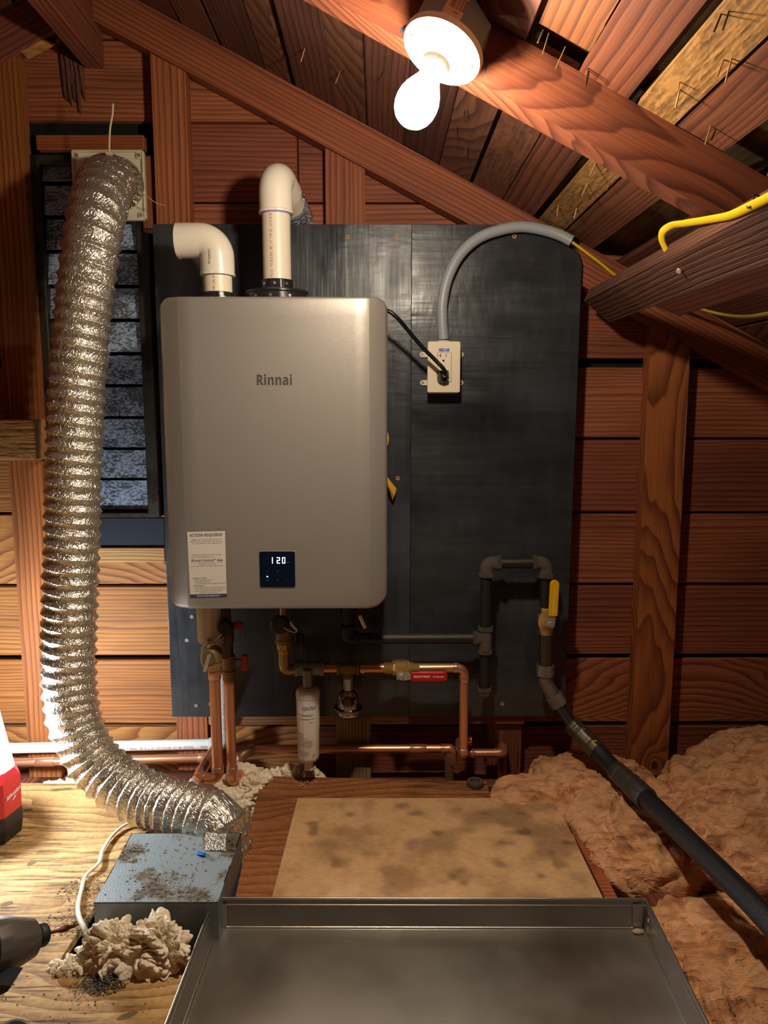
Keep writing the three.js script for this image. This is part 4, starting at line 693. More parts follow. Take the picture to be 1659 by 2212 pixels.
{ // two copper risers
  const A = thing('water_pipe', 'stout copper riser by the beige canister, ending in a low sideways elbow', 'water pipe'), zA = .29;
  const xa = -0.3738, ya = 0.3438, yb = 0.08, r = .0125;
  cu(A, [[xa, ya, zA], [xa, yb, zA], [-0.4227, yb, zA - .01], [-0.4116, 0.0847, .14]], .016, r);
  sleeve(A, [xa, ya, zA], [xa, ya - .022, zA], r + .0018); bead(A, [xa, ya - .022, zA], Y, r + .0012); sleeve(A, [xa, yb + .028, zA], [xa, yb + .016, zA], r + .0016); bead(A, [xa, yb + .030, zA], Y, r + .0014);
  sleeve(A, [-0.4046, yb, zA - .004], [-0.4153, yb, zA - .007], r + .0014);
  const B = thing('water_pipe', 'second copper riser, nearer the middle, beside the slim print-marked white tube', 'water pipe'), zB = .225;
  const xb = -0.3546, yc = 0.2958, yd = 0.0405;
  cu(B, [[xb, yc, zB], [xb, yd, zB], [xb + .01, yd - .01, zB - .05]], .012, .0115);
  sleeve(B, [xb, yc, zB], [xb, yc - .022, zB], .0135); bead(B, [xb, yc - .022, zB], Y, .0126); sleeve(B, [xb, yd + .036, zB], [xb, yd + .006, zB], .0132); bead(B, [xb, yd + .037, zB], Y, .0128);
  // heads
  const h = thing('relief_valve', 'brass relief valve with a chrome test lever, over the stout copper riser', 'relief valve');
  const rv = [-0.3741, 0.3754, 0.3];
  P(h, 'body', turn([rv[0], rv[1], .265], [rv[0] - .05, rv[1], .5], [[0, 0], [.0165, 0], [.0175, .002], [.0175, .038], [.016, .041], [0, .0415]], 34), M('#a88a62', .5, .7));
  P(h, 'face_plate', turn([rv[0] - .008, rv[1], .3052], [rv[0] - .05, rv[1], .5], [[0, 0], [.0155, 0], [.015, .0012], [.007, .0014], [.004, .004], [0, .004]], 34), M('#b7a07c', .45, .6, { map: rep(dusty, 20, 20) }));
  P(h, 'lower_body', turn([xa, rv[1] + .004, zA], [xa, -9, zA], [[0, 0], [.0165, 0], [.0165, .016], [.0145, .018], [.0145, .0235], [.0158, .025], [.0158, rv[1] + .004 - ya + .002], [0, rv[1] + .004 - ya + .002]], 26), brassDull);
  const l0 = [-0.3777, 0.3869, 0.315], l1 = [-0.3885, 0.3485, 0.318];
  P(h, 'test_lever', hull([[l0[0] - .004, l0[1], l0[2]], [l0[0] + .004, l0[1], l0[2]], [l1[0] - .0045, l1[1], l1[2]], [l1[0] + .0035, l1[1], l1[2]], [l0[0] - .004, l0[1], l0[2] + .006], [l0[0] + .004, l0[1], l0[2] + .006], [l1[0] - .0045, l1[1], l1[2] + .003], [l1[0] + .0035, l1[1], l1[2] + .003]]), chrome, 'chrome test lever');
  P(h, 'discharge_tube', tube(rounded([[-0.3915, 0.4008, 0.265], [-0.4048, 0.3822, 0.265], [-0.4068, 0.3537, 0.265], [-0.3981, 0.343, 0.272]], .012), .0042, { radial: 14 }), whitePlastic);
  const s = thing('service_valve', 'brass isolation valve with red handles and a strapped black cap by the beige canister', 'service valve');
  const y = [0.4536, 0.3511, 0.3286];
  P(s, 'upper_body', turn([xb - .006, y[0] + .01, zB], [xb - .006, -9, zB], [[0, 0], [.014, 0], [.014, .03], [.019, .034], [.02, .05], [.02, .075], [.017, .082], [.017, y[0] + .01 - y[1]], [0, y[0] + .01 - y[1]]], 28), M('#5f564a', .5, .7));
  P(s, 'valve_body', turn([xb, y[1] + .004, zB], [xb, -9, zB], (() => { const D = y[1] + .004 - yc + .001; return [[0, 0], [.0145, .0004], [.0155, .003], [.0155, D * .52], [.0142, D * .55], [.0142, D * .6], [.0168, D * .63], [.0168, D * .8], [.0155, D * .83], [.0155, D], [0, D]]; })(), 30), brassDull);
  P(s, 'stem', straight([xb + .012, 0.3421, zB], [xb + .032, 0.3421, zB], .004, { radial: 12 }), brassDull);
  P(s, 'handle', (() => { const p = [-0.3162, 0.3387, 0.235], g = new RoundedBoxGeometry(.0165, .037, .012, 3, .003); g.translate(p[0], p[1], .232); return g; })(), redPlastic, 'red lever handle hanging down');
  P(s, 'knob', (() => { const p = [-0.3327, 0.4229, 0.215], g = new RoundedBoxGeometry(.022, .018, .016, 3, .004); g.translate(p[0], p[1], .215); return g; })(), redPlastic, 'red knob');
  const c = [-0.3518, 0.4279, 0.265];
  P(s, 'cap', turn([c[0], c[1], .246], [c[0] - .1, c[1], .9], [[0, 0], [.0165, 0], [.0175, .002], [.0175, .012], [.0155, .015], [0, .016]], 32), blackPlastic, 'round black rubber cap');
  P(s, 'strap', tube(smooth([[-0.3594, 0.4186, 0.27], [-0.3687, 0.4105, 0.272], [-0.3769, 0.4014, 0.274]], 12), .0032, { radial: 10, flat: .5 }), whitePlastic); P(s, 'strap', tube(smooth([[-0.3561, 0.4085, 0.262], [-0.3648, 0.3998, 0.262], [-0.3721, 0.3941, 0.268], [-0.3664, 0.3936, 0.27], [-0.3585, 0.3987, 0.262]], 24), .0022, { radial: 10, flat: .6 }), whitePlastic);
  P(s, 'cap_outlet', straight([c[0], c[1], .248], [xb - .006, c[1], zB], .0115, { radial: 18 }), brassDull);
}
{ // beige canister
  const t = thing('neutralizer_canister', 'beige plastic canister hanging under the heater corner above the relief valve', 'canister');
  const c = [-0.3941, 0.43, 0.235], z = .235, x = c[0], yT = .502, yB = 0.3902;
  P(t, 'canister', turn([x, yT, z], [x, -9, z], (() => { const L = yT - yB; return [[0, 0], [.0285, 0], [.0285, L * .3], [.0278, L - .006], [.0255, L - .001], [.018, L], [0, L]]; })(), 44), M('#cdbba2', .5));
  P(t, 'clip', cbox([x - .024, yT - .02, z + .0255], [x - .018, yT - .004, z + .0292], .0006), M('#a8967c', .5));
  P(t, 'neck', turn([x + .006, yB + .001, z], [x + .006, -9, z], drum(.013, 0, .014), 26), whitePlastic);
}
{ // white plastic drain
  const t = thing('drain_pipe', 'slim white plastic condensate line with red print, along the wall by the copper risers', 'drain pipe');
  const z = .066, yy = [0.0501, 0.0617], xe = -0.4325;
  const a = [-1.059, 0.0493, z], b = [xe, yy[1], z];
  P(t, 'pipe', straight(a, b, .0133, { radial: 26 }), M('#dfe4e2', .35));
  P(t, 'elbow', tube(rounded([[xe - .012, yy[1], z], [-0.4059, yy[1], z], [-0.4053, yy[1] + .035, z]], .016), .0168, { radial: 26 }), M('#d6dcdc', .35));
  P(t, 'pipe', straight([-0.4053, yy[1] + .02, z], [-0.3931, 0.2678, .1], .0105, { radial: 22 }), M('#d8d6d2', .35));
  const g = new THREE.PlaneGeometry(1, .011), d = V(b).sub(V(a));
  const span = (p0, p1, s, f) => { const m = print(1024, 48, (k) => { k.fillStyle = '#a8505a'; k.font = '38px monospace'; k.fillText(s, 4, 37, 1016); }, { transparent: true, roughness: .5 }); const q = new THREE.PlaneGeometry(p1 - p0, .0105), mid = (p0 + p1) / 2, y = lerp(a[1], b[1], (mid - a[0]) / (b[0] - a[0])); q.rotateX(-.05); q.rotateZ(Math.atan2(b[1] - a[1], b[0] - a[0])); q.translate(mid, y - .002, z + .0136); P(t, 'print', q, m); };
  span(-0.9541, -0.8398, 'D SCH 40 PR 460 PSI @ 23°C', 0); span(-0.6883, -0.4379, 'CP-110-P MADE IN U.S.A. 07/15/24 11:56 EXT#3L   THOMPS', 0);
  const vp = downText(24, 512, 'CP-110-P  SCH 40  PR 480 PSI  ASTM D1785', '#b0636a', '20px monospace'); bentPrint(t, [-0.399, 0, .085], .0107, 0, .008, 0.1042, 0.2404, vp);
}
{ // copper below the white line
  const t = thing('water_pipe', 'horizontal copper pipe just under the white plastic line, passing behind the duct', 'water pipe'), z = .085;
  const a = [-1.051, 0.0192, z], b = [-0.4435, 0.0328, z];
  P(t, 'pipe', straight(a, b, PR, { radial: 24 }), copper);
  const at = (px) => along(a, b, (px - a[0]) / (b[0] - a[0]));
  for (const [p, q] of [[-0.8872, -0.8396], [-0.4674, -0.4435]]) { sleeve(t, at(p), at(q)); bead(t, at(p), X); bead(t, at(q), X); }
}
// ---------- gas piping ----------
const tubeFit = (t, name, pts, bend, r, m) => P(t, name, tube(rounded(pts, bend), r, { radial: 26 }), m);
const band = (t, a, b, r, m = castIron) => { const L = V(a).distanceTo(V(b)); return P(t, 'rim', turn(a, b, [[r - .004, 0], [r - .001, 0], [r, .001], [r, L - .001], [r - .001, L], [r - .004, L]], 28), m); };
{
  const z = .15, R = .0134, t = thing('gas_pipe', 'black iron gas pipe looping from the heater up and over beside the yellow valve', 'gas pipe');
  const xh = -0.0778, yh = 0.3706, xt = 0.256, yt = 0.5578, xr = 0.3997;
  P(t, 'nipple', straight([xh, .495, z], [xh, 0.4023, z], .0128, { radial: 22 }), blackIron); P(t, 'union', prism([xh, .488, z], [xh, 0.4185, z], .0175, 8), blackIron);
  tubeFit(t, 'elbow', [[xh, 0.4023, z], [xh, yh, z], [-0.0577, yh, z]], .02, .0165, blackIron); band(t, [xh, 0.4046, z], [xh, 0.3953, z], .0188, blackIron); band(t, [-0.0622, yh, z], [-0.0532, yh, z], .0188, blackIron);
  P(t, 'pipe', straight([-0.0577, yh, z], [0.23, yh, z], R, { radial: 24 }), blackIron);
  band(t, [0.2255, yh, z], [0.2368, yh, z], .0178); tubeFit(t, 'tee', [[0.2312, yh, z], [xt, yh, z]], .01, .0158, castIron); P(t, 'tee', straight([xt, 0.3959, z], [xt, 0.3364, z], .0165, { radial: 26 }), castIron);
  band(t, [xt, 0.4017, z], [xt, 0.3901, z], .0188); band(t, [xt, 0.3434, z], [xt, 0.3329, z], .0185);
  P(t, 'riser', straight([xt, 0.3959, z], [xt, yt - .02, z], R, { radial: 24 }), blackIron);
  P(t, 'drip_leg', straight([xt, 0.3364, z], [xt, 0.2372, z], R, { radial: 24 }), blackIron); band(t, [xt, 0.2479, z], [xt, 0.2372, z], .0188); P(t, 'cap', turn([xt, 0.2396, z], [xt, -9, z], [[0, 0], [.0172, 0], [.0172, .008], [.014, .014], [.006, .0165], [0, .017]], 26), castIron);
  tubeFit(t, 'elbow', [[xt, yt - .032, z], [xt, yt, z], [xt + .034, yt, z]], .022, .0165, castIron); band(t, [xt, yt - .034, z], [xt, yt - .024, z], .0192); band(t, [xt + .024, yt, z], [xt + .034, yt, z], .0192);
  P(t, 'pipe', straight([xt + .03, yt, z], [xr - .03, yt, z], R, { radial: 24 }), blackIron);
  tubeFit(t, 'elbow', [[xr - .034, yt, z], [xr, yt, z], [xr, yt - .034, z]], .022, .0165, castIron); band(t, [xr - .034, yt, z], [xr - .024, yt, z], .0192); band(t, [xr, yt - .036, z], [xr, yt - .026, z], .0192);
  P(t, 'pipe', straight([xr, yt - .03, z], [xr, 0.4409, z], R, { radial: 24 }), blackIron);
}
{
  const z = .15, xr = 0.4027, t = thing('ball_valve', 'brass gas ball valve with a yellow lever handle standing upright', 'ball valve');
  const y0 = 0.449, y1 = 0.3806, L = y0 - y1;
  P(t, 'body', turn([xr, y0, z], [xr, -9, z], [[.012, 0], [.0165, .0004], [.0172, .002], [.0172, L * .22], [.0185, L * .26], [.0215, L * .34], [.0215, L * .66], [.0185, L * .76], [.018, L * .8], [.0172, L - .001], [.012, L]], 30), brass);
  P(t, 'hex_end', prism([xr, y0 - .001, z], [xr, y0 - L * .2, z], .0188, 8), brass); P(t, 'hex_end', prism([xr, y1 + L * .18, z], [xr, y1 + .001, z], .0186, 8), brass);
  const s = [0.4078, 0.4132, 0.178]; P(t, 'bonnet', turn([s[0] - .004, s[1], z + .008], [s[0] + .002, s[1], 1], drum(.0095, 0, .018), 20), brass);
  P(t, 'lever', hull([[s[0] - .011, s[1] + .006], [s[0] - .003, s[1] - .009], [s[0] + .010, s[1] - .007], [s[0] + .011, s[1] + .01], [0.4058, 0.4332], [0.4201, 0.4331]].flatMap(([x, y]) => [[x, y, .1755], [x, y, .1785]])), chrome, 'bright steel lever');
  P(t, 'stem_nut', prism([s[0], s[1], .178], [s[0], s[1], .186], .0072, 6, .0008), chrome);
  const p0 = [0.4019, 0.4337, 0.182], p1 = [0.4245, 0.5218, 0.182];
  const h = P(t, 'handle_sleeve', (() => { const q = rrect(p0[0] + .001, p0[1], p1[0], p1[1], .0105, 8).map(([x, y]) => [x + (y - p0[1]) * .025 - .001, y < p0[1] + .011 ? p0[1] + (y - p0[1]) * .25 : y]); const g = extrude(q, .006, .0016); g.translate(0, 0, .1745); return boxUV(g); })(), M('#e3a800', .35), 'yellow plastic handle sleeve');
  P(h, 'lettering', (() => { const g = new THREE.PlaneGeometry(.0095, .062); g.rotateZ(-.025); g.translate((p0[0] + p1[0]) / 2 + .0005, (p0[1] + p1[1]) / 2 - .004, .1825); return g; })(), print(76, 512, (k) => { k.fillStyle = '#f8e2a8'; k.translate(54, 508); k.rotate(-PI / 2); k.font = 'bold 50px sans-serif'; k.fillText('RIGHTWAY', 2, 0, 280); k.font = 'bold 26px sans-serif'; k.fillText('919-828-0552', 310, -2, 160); }, { transparent: true }));
}
{
  const t = thing('gas_pipe', 'steel gas pipe with crimped fittings, leaving the yellow valve at a slant', 'gas pipe');
  const z = .15, xr = 0.4037, q = (k) => [[0.405, 0.2985, 0.15], [0.4062, 0.2571, 0.15], [0.4386, 0.2054, 0.155], [0.4554, 0.1762, 0.165], [0.4786, 0.1468, 0.185], [0.502, 0.125, 0.21]][k];
  const fit = M('#8d8478', .42, .85, { bumpMap: rep(fine, 40, 40), bumpScale: .0004 });
  P(t, 'pipe', straight([0.4037, 0.3829, z], q(0), .0168, { radial: 24 }), M('#57524b', .4, .8));
  P(t, 'elbow', tube(rounded([[q(0)[0], q(0)[1] + .004, z], q(1), q(2)], .03), .0185, { radial: 28 }), fit);
  const d = V(q(2)).sub(V(q(1))).normalize();
  band(t, [q(0)[0], q(0)[1] + .006, z], [q(0)[0], q(0)[1] - .022, z], .0218, fit); band(t, V(q(2)).addScaledVector(d, -.026).toArray(), V(q(2)).addScaledVector(d, .004).toArray(), .0218, fit);
  P(t, 'pipe', straight(q(2), q(4), .0162, { radial: 24 }), M('#57524b', .36, .85));
  const a = V(q(3)).lerp(V(q(4)), .55), e = V([0.5151, 0.1204, 0.235]), D = e.clone().sub(a).normalize(), L = a.distanceTo(e);
  P(t, 'coupling', turn(a.toArray(), e.toArray(), [[.0162, 0], [.0222, .0002], [.0232, .002], [.0232, .012], [.0215, .014], [.0215, .024], [.0232, .028], [.0236, .036], [.022, .042], [.022, L - .036], [.0236, L - .03], [.0236, L - .022], [.0218, L - .018], [.0232, L - .004], [.0225, L], [.019, L]], 34), M('#5c564c', .4, .75));
  const yb = M('#e2b91f', .5); for (const k of [.30, .74]) { const p = a.clone().addScaledVector(D, L * k).add(V(.004, .012, .0195)); const g = new THREE.PlaneGeometry(.013, .011); g.lookAt(V(.15, .5, 1)); g.translate(...p.toArray()); P(t, 'mark', g, print(64, 64, (c) => { c.fillStyle = '#e2b91f'; c.fillRect(0, 0, 64, 64); c.fillStyle = '#3a2c08'; c.fillRect(14, 16, 36, 8); c.fillRect(14, 32, 8, 18); c.fillRect(40, 32, 8, 18); })); }
}
{
  const t = thing('coated_gas_pipe', 'thick black plastic-coated gas line slanting out over the insulation', 'gas line');
  const rub = M('#16181b', .42, 0, { bumpMap: rep(fine, 20, 20), bumpScale: .0006 });
  const p0 = V([0.5103, 0.1264, 0.228]), c0 = V([0.5365, 0.1091, 0.31]), c1 = V([0.5649, 0.1065, 0.435]);
  P(t, 'inner_line', tube(smooth([p0.toArray(), [0.527, 0.1142, 0.27], c0.toArray(), [0.5454, 0.1078, 0.355]], 20), .0192, { radial: 28 }), rub);
  const L = c0.distanceTo(c1);
  P(t, 'coupling', turn(c0.toArray(), c1.toArray(), [[.017, 0], [.0215, .0004], [.0225, .002], [.0225, L * .18], [.0212, L * .21], [.024, L * .28], [.0225, L * .34], [.0235, L * .44], [.0252, L * .5], [.0235, L * .56], [.0245, L * .64], [.0245, L - .003], [.0238, L], [.018, L]], 36), M('#4f4c46', .42, .6));
  P(t, 'outer_line', tube(smooth([V(c0).lerp(c1, .9).toArray(), [0.5681, 0.1126, 0.485], [0.5788, 0.1207, 0.6], [0.5929, 0.1279, 0.725], [0.6049, 0.1323, 0.83], [0.6155, 0.1281, 0.92], [0.6176, 0.1223, 1.01]], 60), .0196, { radial: 32 }), rub);
  const g = new THREE.PlaneGeometry(.016, .011); g.lookAt(V(.1, .5, 1)); g.translate(...c0.clone().lerp(c1, .22).add(V(.004, .013, .020)).toArray()); P(t, 'mark', g, print(64, 64, (c) => { c.fillStyle = '#e2b91f'; c.fillRect(0, 0, 64, 64); c.fillStyle = '#3a2c08'; c.fillRect(10, 14, 12, 36); c.fillRect(28, 26, 26, 8); c.fillRect(42, 14, 8, 36); }));
}
cable('signal_wire', 'thin black wire with a white tag looping under the heater by the gas elbow', [[-0.0384, 0.4417, 0.2], [-0.0233, 0.414, 0.19], [-0.0102, 0.3897, 0.185], [0.0009, 0.4018, 0.18], [0.0031, 0.4269, 0.18], [-0.0068, 0.4497, 0.18]], .0021, blackPlastic, 1, undefined, 'wire', 50).add(Object.assign(new THREE.Mesh(straight([-0.0481, 0.4431, 0.205], [-0.0352, 0.4124, 0.2], .0046, { radial: 14 }), whitePlastic), { name: 'tag' }));

// ---------- shiny duct and its flange ----------
{
  const t = thing('vent_flange', 'square cream plastic vent flange at the top of the duct, with four corner screws', 'vent flange');
  const A = [-0.7306, 1.373, 0.035], B = [-0.5595, 1.532, 0.035], m = M('#d9d1b4', .4);
  const o = extrude(rrect(A[0], A[1], B[0], B[1], .006), .006, .002); o.translate(0, 0, .026); P(t, 'plate', boxUV(o), m);
  const w = .008; for (const [x0, y0, x1, y1] of [[A[0], A[1], B[0], A[1] + w * .6], [A[0], B[1] - w * .6, B[0], B[1]], [A[0], A[1], A[0] + w * .6, B[1]], [B[0] - w * .6, A[1], B[0], B[1]]]) P(t, 'rim', cbox([x0, y0, .03], [x1, y1, .042], .0016), m);
  for (const sx of [0, 1]) for (const sy of [0, 1]) { const x = lerp(A[0] + .012, B[0] - .012, sx), y = lerp(A[1] + .012, B[1] - .012, sy); P(t, 'corner_boss', turn([x, y, .032], [x, y, 1], drum(.0085, 0, .007), 20), m); P(t, 'screw', turn([x, y, .039], [x, y, 1], [[0, 0], [.0055, 0], [.0045, .002], [0, .003]], 14), chrome); }
  const cc = [-0.6418, 1.45, 0.04]; P(t, 'collar', straight([cc[0], cc[1], .03], [cc[0], cc[1], .09], .052, { radial: 36, caps: false }), m);
}
const foil = new THREE.MeshStandardMaterial({ color: new THREE.Color('#e2dacb'), metalness: .88, roughness: .3, bumpMap: rep(crinkle, 7, 7), bumpScale: .0017 });
{
  const t = thing('foil_duct', 'shiny ribbed foil duct dropping from the vent flange and bending along the floor', 'duct');
  const path = smooth([[-0.6327, 1.449, 0.06], [-0.6164, 1.438, 0.12], [-0.6017, 1.406, 0.195], [-0.5933, 1.346, 0.265], [-0.5953, 1.28, 0.3], [-0.6045, 1.194, 0.318], [-0.6186, 1.1, 0.322], [-0.6335, 0.9862, 0.322], [-0.6463, 0.8605, 0.322], [-0.6575, 0.732, 0.322], [-0.6673, 0.6109, 0.322], [-0.6783, 0.4873, 0.322], [-0.6854, 0.383, 0.324], [-0.6855, 0.2994, 0.328], [-0.6704, 0.22, 0.336], [-0.6308, 0.1529, 0.35], [-0.5698, 0.1131, 0.376], [-0.4992, 0.0932, 0.405], [-0.4267, 0.088, 0.436], [-0.3707, 0.082, 0.455], [-0.3428, 0.0744, 0.46], [-.330, .040, .462], [-.326, -.03, .464], [-.326, -.09, .465]], 960);
  const len = path.reduce((a, p, i) => i ? a + p.distanceTo(path[i - 1]) : 0, 0);
  const R = .0572, rib = (s, a, q) => {
    const pitch = q < .2 ? .032 : q > .83 ? .022 : .0262, base = q < .2 ? s / .032 : q > .83 ? (.2 * len) / .032 + (.63 * len) / .0262 + (s - .83 * len) / .022 : (.2 * len) / .032 + (s - .2 * len) / .0262;
    const f = base + a / (2 * PI), k = Math.abs((f - Math.floor(f)) * 2 - 1), deep = q < .3 ? .0062 : lerp(.0062, .0070, smoothstep(q, .3, .62));
    return R + deep * (Math.pow(k, 1.9) - .55) + .0022 * fbm(s * 75, Math.cos(a) * 4, Math.sin(a) * 4, 3) + .0018 * fbm(s * 26, Math.cos(a) * 1.7 + 9, Math.sin(a) * 1.7, 2);
  };
  P(t, 'hose', tube(path, rib, { radial: 72, uvLen: 1 }), foil);
  // ridge wire showing as a bright line
  const wire = [], T = (i) => path[Math.min(path.length - 1, i + 1)].clone().sub(path[Math.max(0, i - 1)]).normalize();
  const tapeM = new THREE.MeshStandardMaterial({ color: new THREE.Color('#d7cdb6'), metalness: 1, roughness: .22, bumpMap: rep(crinkle, 16, 16), bumpScale: .004 });
  P(t, 'tape_wrap', tube(smooth([[-0.6202, 1.453, 0.045], [-0.6092, 1.444, 0.085], [-0.602, 1.432, 0.12]], 12), (s, a) => .058 + .004 * fbm(s * 70, Math.cos(a) * 5, Math.sin(a) * 5, 3), { radial: 48 }), tapeM, 'crumpled foil tape at the flange');
  const tieM = M('#d8c39a', .45);
  P(t, 'tie_tail', tube(smooth([[-0.5934, 1.476, 0.18], [-0.5905, 1.499, 0.185], [-0.5852, 1.53, 0.19], [-0.5781, 1.558, 0.192], [-0.5751, 1.577, 0.195]], 30), .0022, { radial: 10, flat: .5 }), tieM, 'cream zip tie tail standing up'); P(t, 'tie_head', cbox([-0.5999, 1.476, 0.176], [-0.5863, 1.481, .188], .001), tieM);
  P(t, 'tie_tail', tube(smooth([[-0.5644, 1.425, 0.1], [-0.5344, 1.408, 0.11], [-0.5163, 1.395, 0.112], [-0.4935, 1.387, 0.115]], 24), .0017, { radial: 10, flat: .5 }), tieM, 'cream zip tie tail sticking out sideways');
}
// ---------- floor sheets ----------
const sheetY = (poly, y0, y1, mat, grain = 0) => { const g = extrude(poly.map(([x, z]) => [x, -z]), y1 - y0 - .001, .0005); g.rotateX(-PI / 2); g.translate(0, y0 + .0005, 0); return boxUV(g, grain, .3, .6); };
const plyM = new THREE.MeshStandardMaterial({ map: rep(plywood, 1.25, 1.25), bumpMap: rep(plywood, 1.25, 1.25), bumpScale: .003, color: new THREE.Color('#c8ab7a'), roughness: .8 });
{
  const t = thing('plywood_sheet', 'pale worn plywood floor sheet with an inked stamp, under the lantern and drill', 'plywood');
  P(t, 'sheet', sheetY([[-2.4, .153], [-.52, .153], [-.515, .46], [-.53, .50], [-.545, .783], [-.16, .783], [-.16, .69], [.50, .69], [.50, 2.6], [-2.4, 2.6]], -.0155, 0), plyM);
  const hole = M('#6f5a3c', .9), hf = (p, l, a) => { const g = new THREE.CircleGeometry(1, 16); g.scale(l, .006, 1); g.rotateX(-PI / 2); g.rotateY(a); g.translate(p[0], .0004, p[2]); P(t, numbered('knot_patch'), g, hole); };
  hf([-0.8192, 0, 0.2811], .011, .1); hf([-0.7963, 0, 0.3907], .010, .3); hf([-0.7924, 0, 0.1864], .014, .1); hf([-0.7693, 0, 0.182], .012, .1); hf([-0.7054, 0, 0.6173], .011, .4); hf([-0.3902, 0, 0.8853], .016, .5); hf([-0.7171, 0, 0.4895], .009, .5);
  const st = new THREE.PlaneGeometry(1, 1), q = [[-0.8563, 0.001, 0.4186], [-0.76, 0.001, 0.3725], [-0.8442, 0.001, 0.514], [-0.7632, 0.001, 0.4764]];
  q.forEach((p, i) => st.attributes.position.setXYZ(i, p[0], .0006, p[2])); st.computeVertexNormals();
  P(t, 'stamp', st, print(512, 192, (k) => { k.strokeStyle = '#7a6440'; k.lineWidth = 4; k.beginPath(); k.moveTo(0, 14); k.lineTo(512, 14); k.moveTo(0, 172); k.lineTo(512, 172); k.stroke(); k.fillStyle = '#7a6440'; k.font = '44px sans-serif'; k.fillText('D LVSI', 210, 140); k.font = '26px sans-serif'; k.fillText('0.451', 360, 60); }, { transparent: true }), 'inked grading stamp');
}
const boardRed = new THREE.MeshStandardMaterial({ map: rep(plywood, 1.1, 1.1), bumpMap: rep(plywood, 1.1, 1.1), bumpScale: .0012, color: new THREE.Color('#a06c46'), roughness: .6 });
solo('board', sheetY([[-.298, .142], [.262, .172], [.262, .30], [.262, .66], [-.272, .66]], -.004, .012, boardRed), boardRed, 'reddish brown plywood board lying under the tan hardboard', 'board');
{
  const m = new THREE.MeshStandardMaterial({ map: rep(smudge, 1.3, 1.3), color: new THREE.Color('#c8a278'), roughness: .75 });
  solo('board', sheetY([[-.194, .266], [.409, .268], [.417, .665], [-.204, .665]], .0122, .02, m), m, 'smudged tan hardboard sheet lying behind the metal drain pan', 'board');
  solo('board', sheetY([[.414, .30], [.436, .30], [.447, .67], [.424, .67]], -.004, .0165, m), wood(woodStraight, '#b5643a', { u: 1, v: 4 }), 'narrow orange board edge between the tan hardboard and the insulation', 'board');
  const d = solo('pipe_cap', turn([.232, .0125, .195], [.232, 1, .21], [[0, 0], [.019, 0], [.0205, .003], [.0205, .010], [.019, .013], [.012, .013], [.011, .006], [0, .006]], 30), M('#4a4236', .85), 'small dark round cap lying on the back corner of the reddish board', 'cap');
}
// ---------- metal register boot ----------
{
  const t = thing('register_boot', 'dusty grey sheet-metal register box in the floor, where the duct ends', 'register box');
  const m = new THREE.MeshStandardMaterial({ map: rep(dusty, 2.6, 2.6), color: new THREE.Color('#b9c0c4'), roughness: .55, metalness: .45, bumpMap: rep(fine, 12, 12), bumpScale: .0006 });
  const sideM = M('#777b7e', .5, .5, { bumpMap: rep(fine, 10, 10), bumpScale: .0005 }), y = .075, a = [-.503, .505], b = [-.281, .505], c = [-.283, .722], d = [-.499, .722], yb = -.10;
  P(t, 'top', hull([[a[0], y, a[1]], [b[0], y, b[1]], [c[0], y, c[1]], [d[0], y, d[1]], [a[0], y - .0015, a[1]], [b[0], y - .0015, b[1]], [c[0], y - .0015, c[1]], [d[0], y - .0015, d[1]]]), m);
  const wall = (p, q, name) => P(t, name, hull([[p[0], y, p[1]], [q[0], y, q[1]], [p[0], yb, p[1]], [q[0], yb, q[1]]].flatMap((v) => { const n = V(q[1] - p[1], 0, p[0] - q[0]).normalize(); return [v, [v[0] + n.x * .0015, v[1], v[2] + n.z * .0015]]; })), sideM);
  wall(a, d, 'side_panel'); wall(d, c, 'front_panel'); wall(c, b, 'side_panel'); wall(b, a, 'back_panel');
  const tm = new THREE.MeshStandardMaterial({ color: new THREE.Color('#b9ad9b'), metalness: .9, roughness: .35, bumpMap: rep(crinkle, 14, 14), bumpScale: .005 });
  const q = [[-0.3549, 0.092, 0.4938], [-0.3128, 0.092, 0.4922], [-0.3002, 0.077, 0.5708], [-0.3431, 0.077, 0.5675]], g = new THREE.PlaneGeometry(1, 1, 14, 14), p = g.attributes.position;
  for (let i = 0; i < p.count; i++) { const u = p.getX(i) + .5, v = .5 - p.getY(i), A = V(q[0]).lerp(V(q[1]), u), B = V(q[3]).lerp(V(q[2]), u), o = A.lerp(B, v); o.y = Math.max(.0762, o.y + .003 * fbm(u * 6, v * 6, 3, 3)); p.setXYZ(i, o.x + .003 * fbm(v * 8, u * 2, 1, 2), o.y, o.z + .003 * fbm(u * 8, v * 2, 5, 2)); }
  P(t, 'foil_tape', boxUV(toCreasedNormals(g.toNonIndexed(), .5)), tm, 'wrinkled foil tape strip');
}
solo('plastic_scrap', hull([[-0.3568, 0.076, 0.5705], [-0.3357, 0.076, 0.5768], [-0.335, 0.076, 0.5874], [-0.3542, 0.076, 0.5813], [-0.3503, 0.084, 0.5818], [-0.3377, 0.083, 0.5864], [-0.3386, 0.083, 0.594]]), M('#1573c4', .4), 'small bright blue plastic scrap on the grey register box', 'plastic scrap');
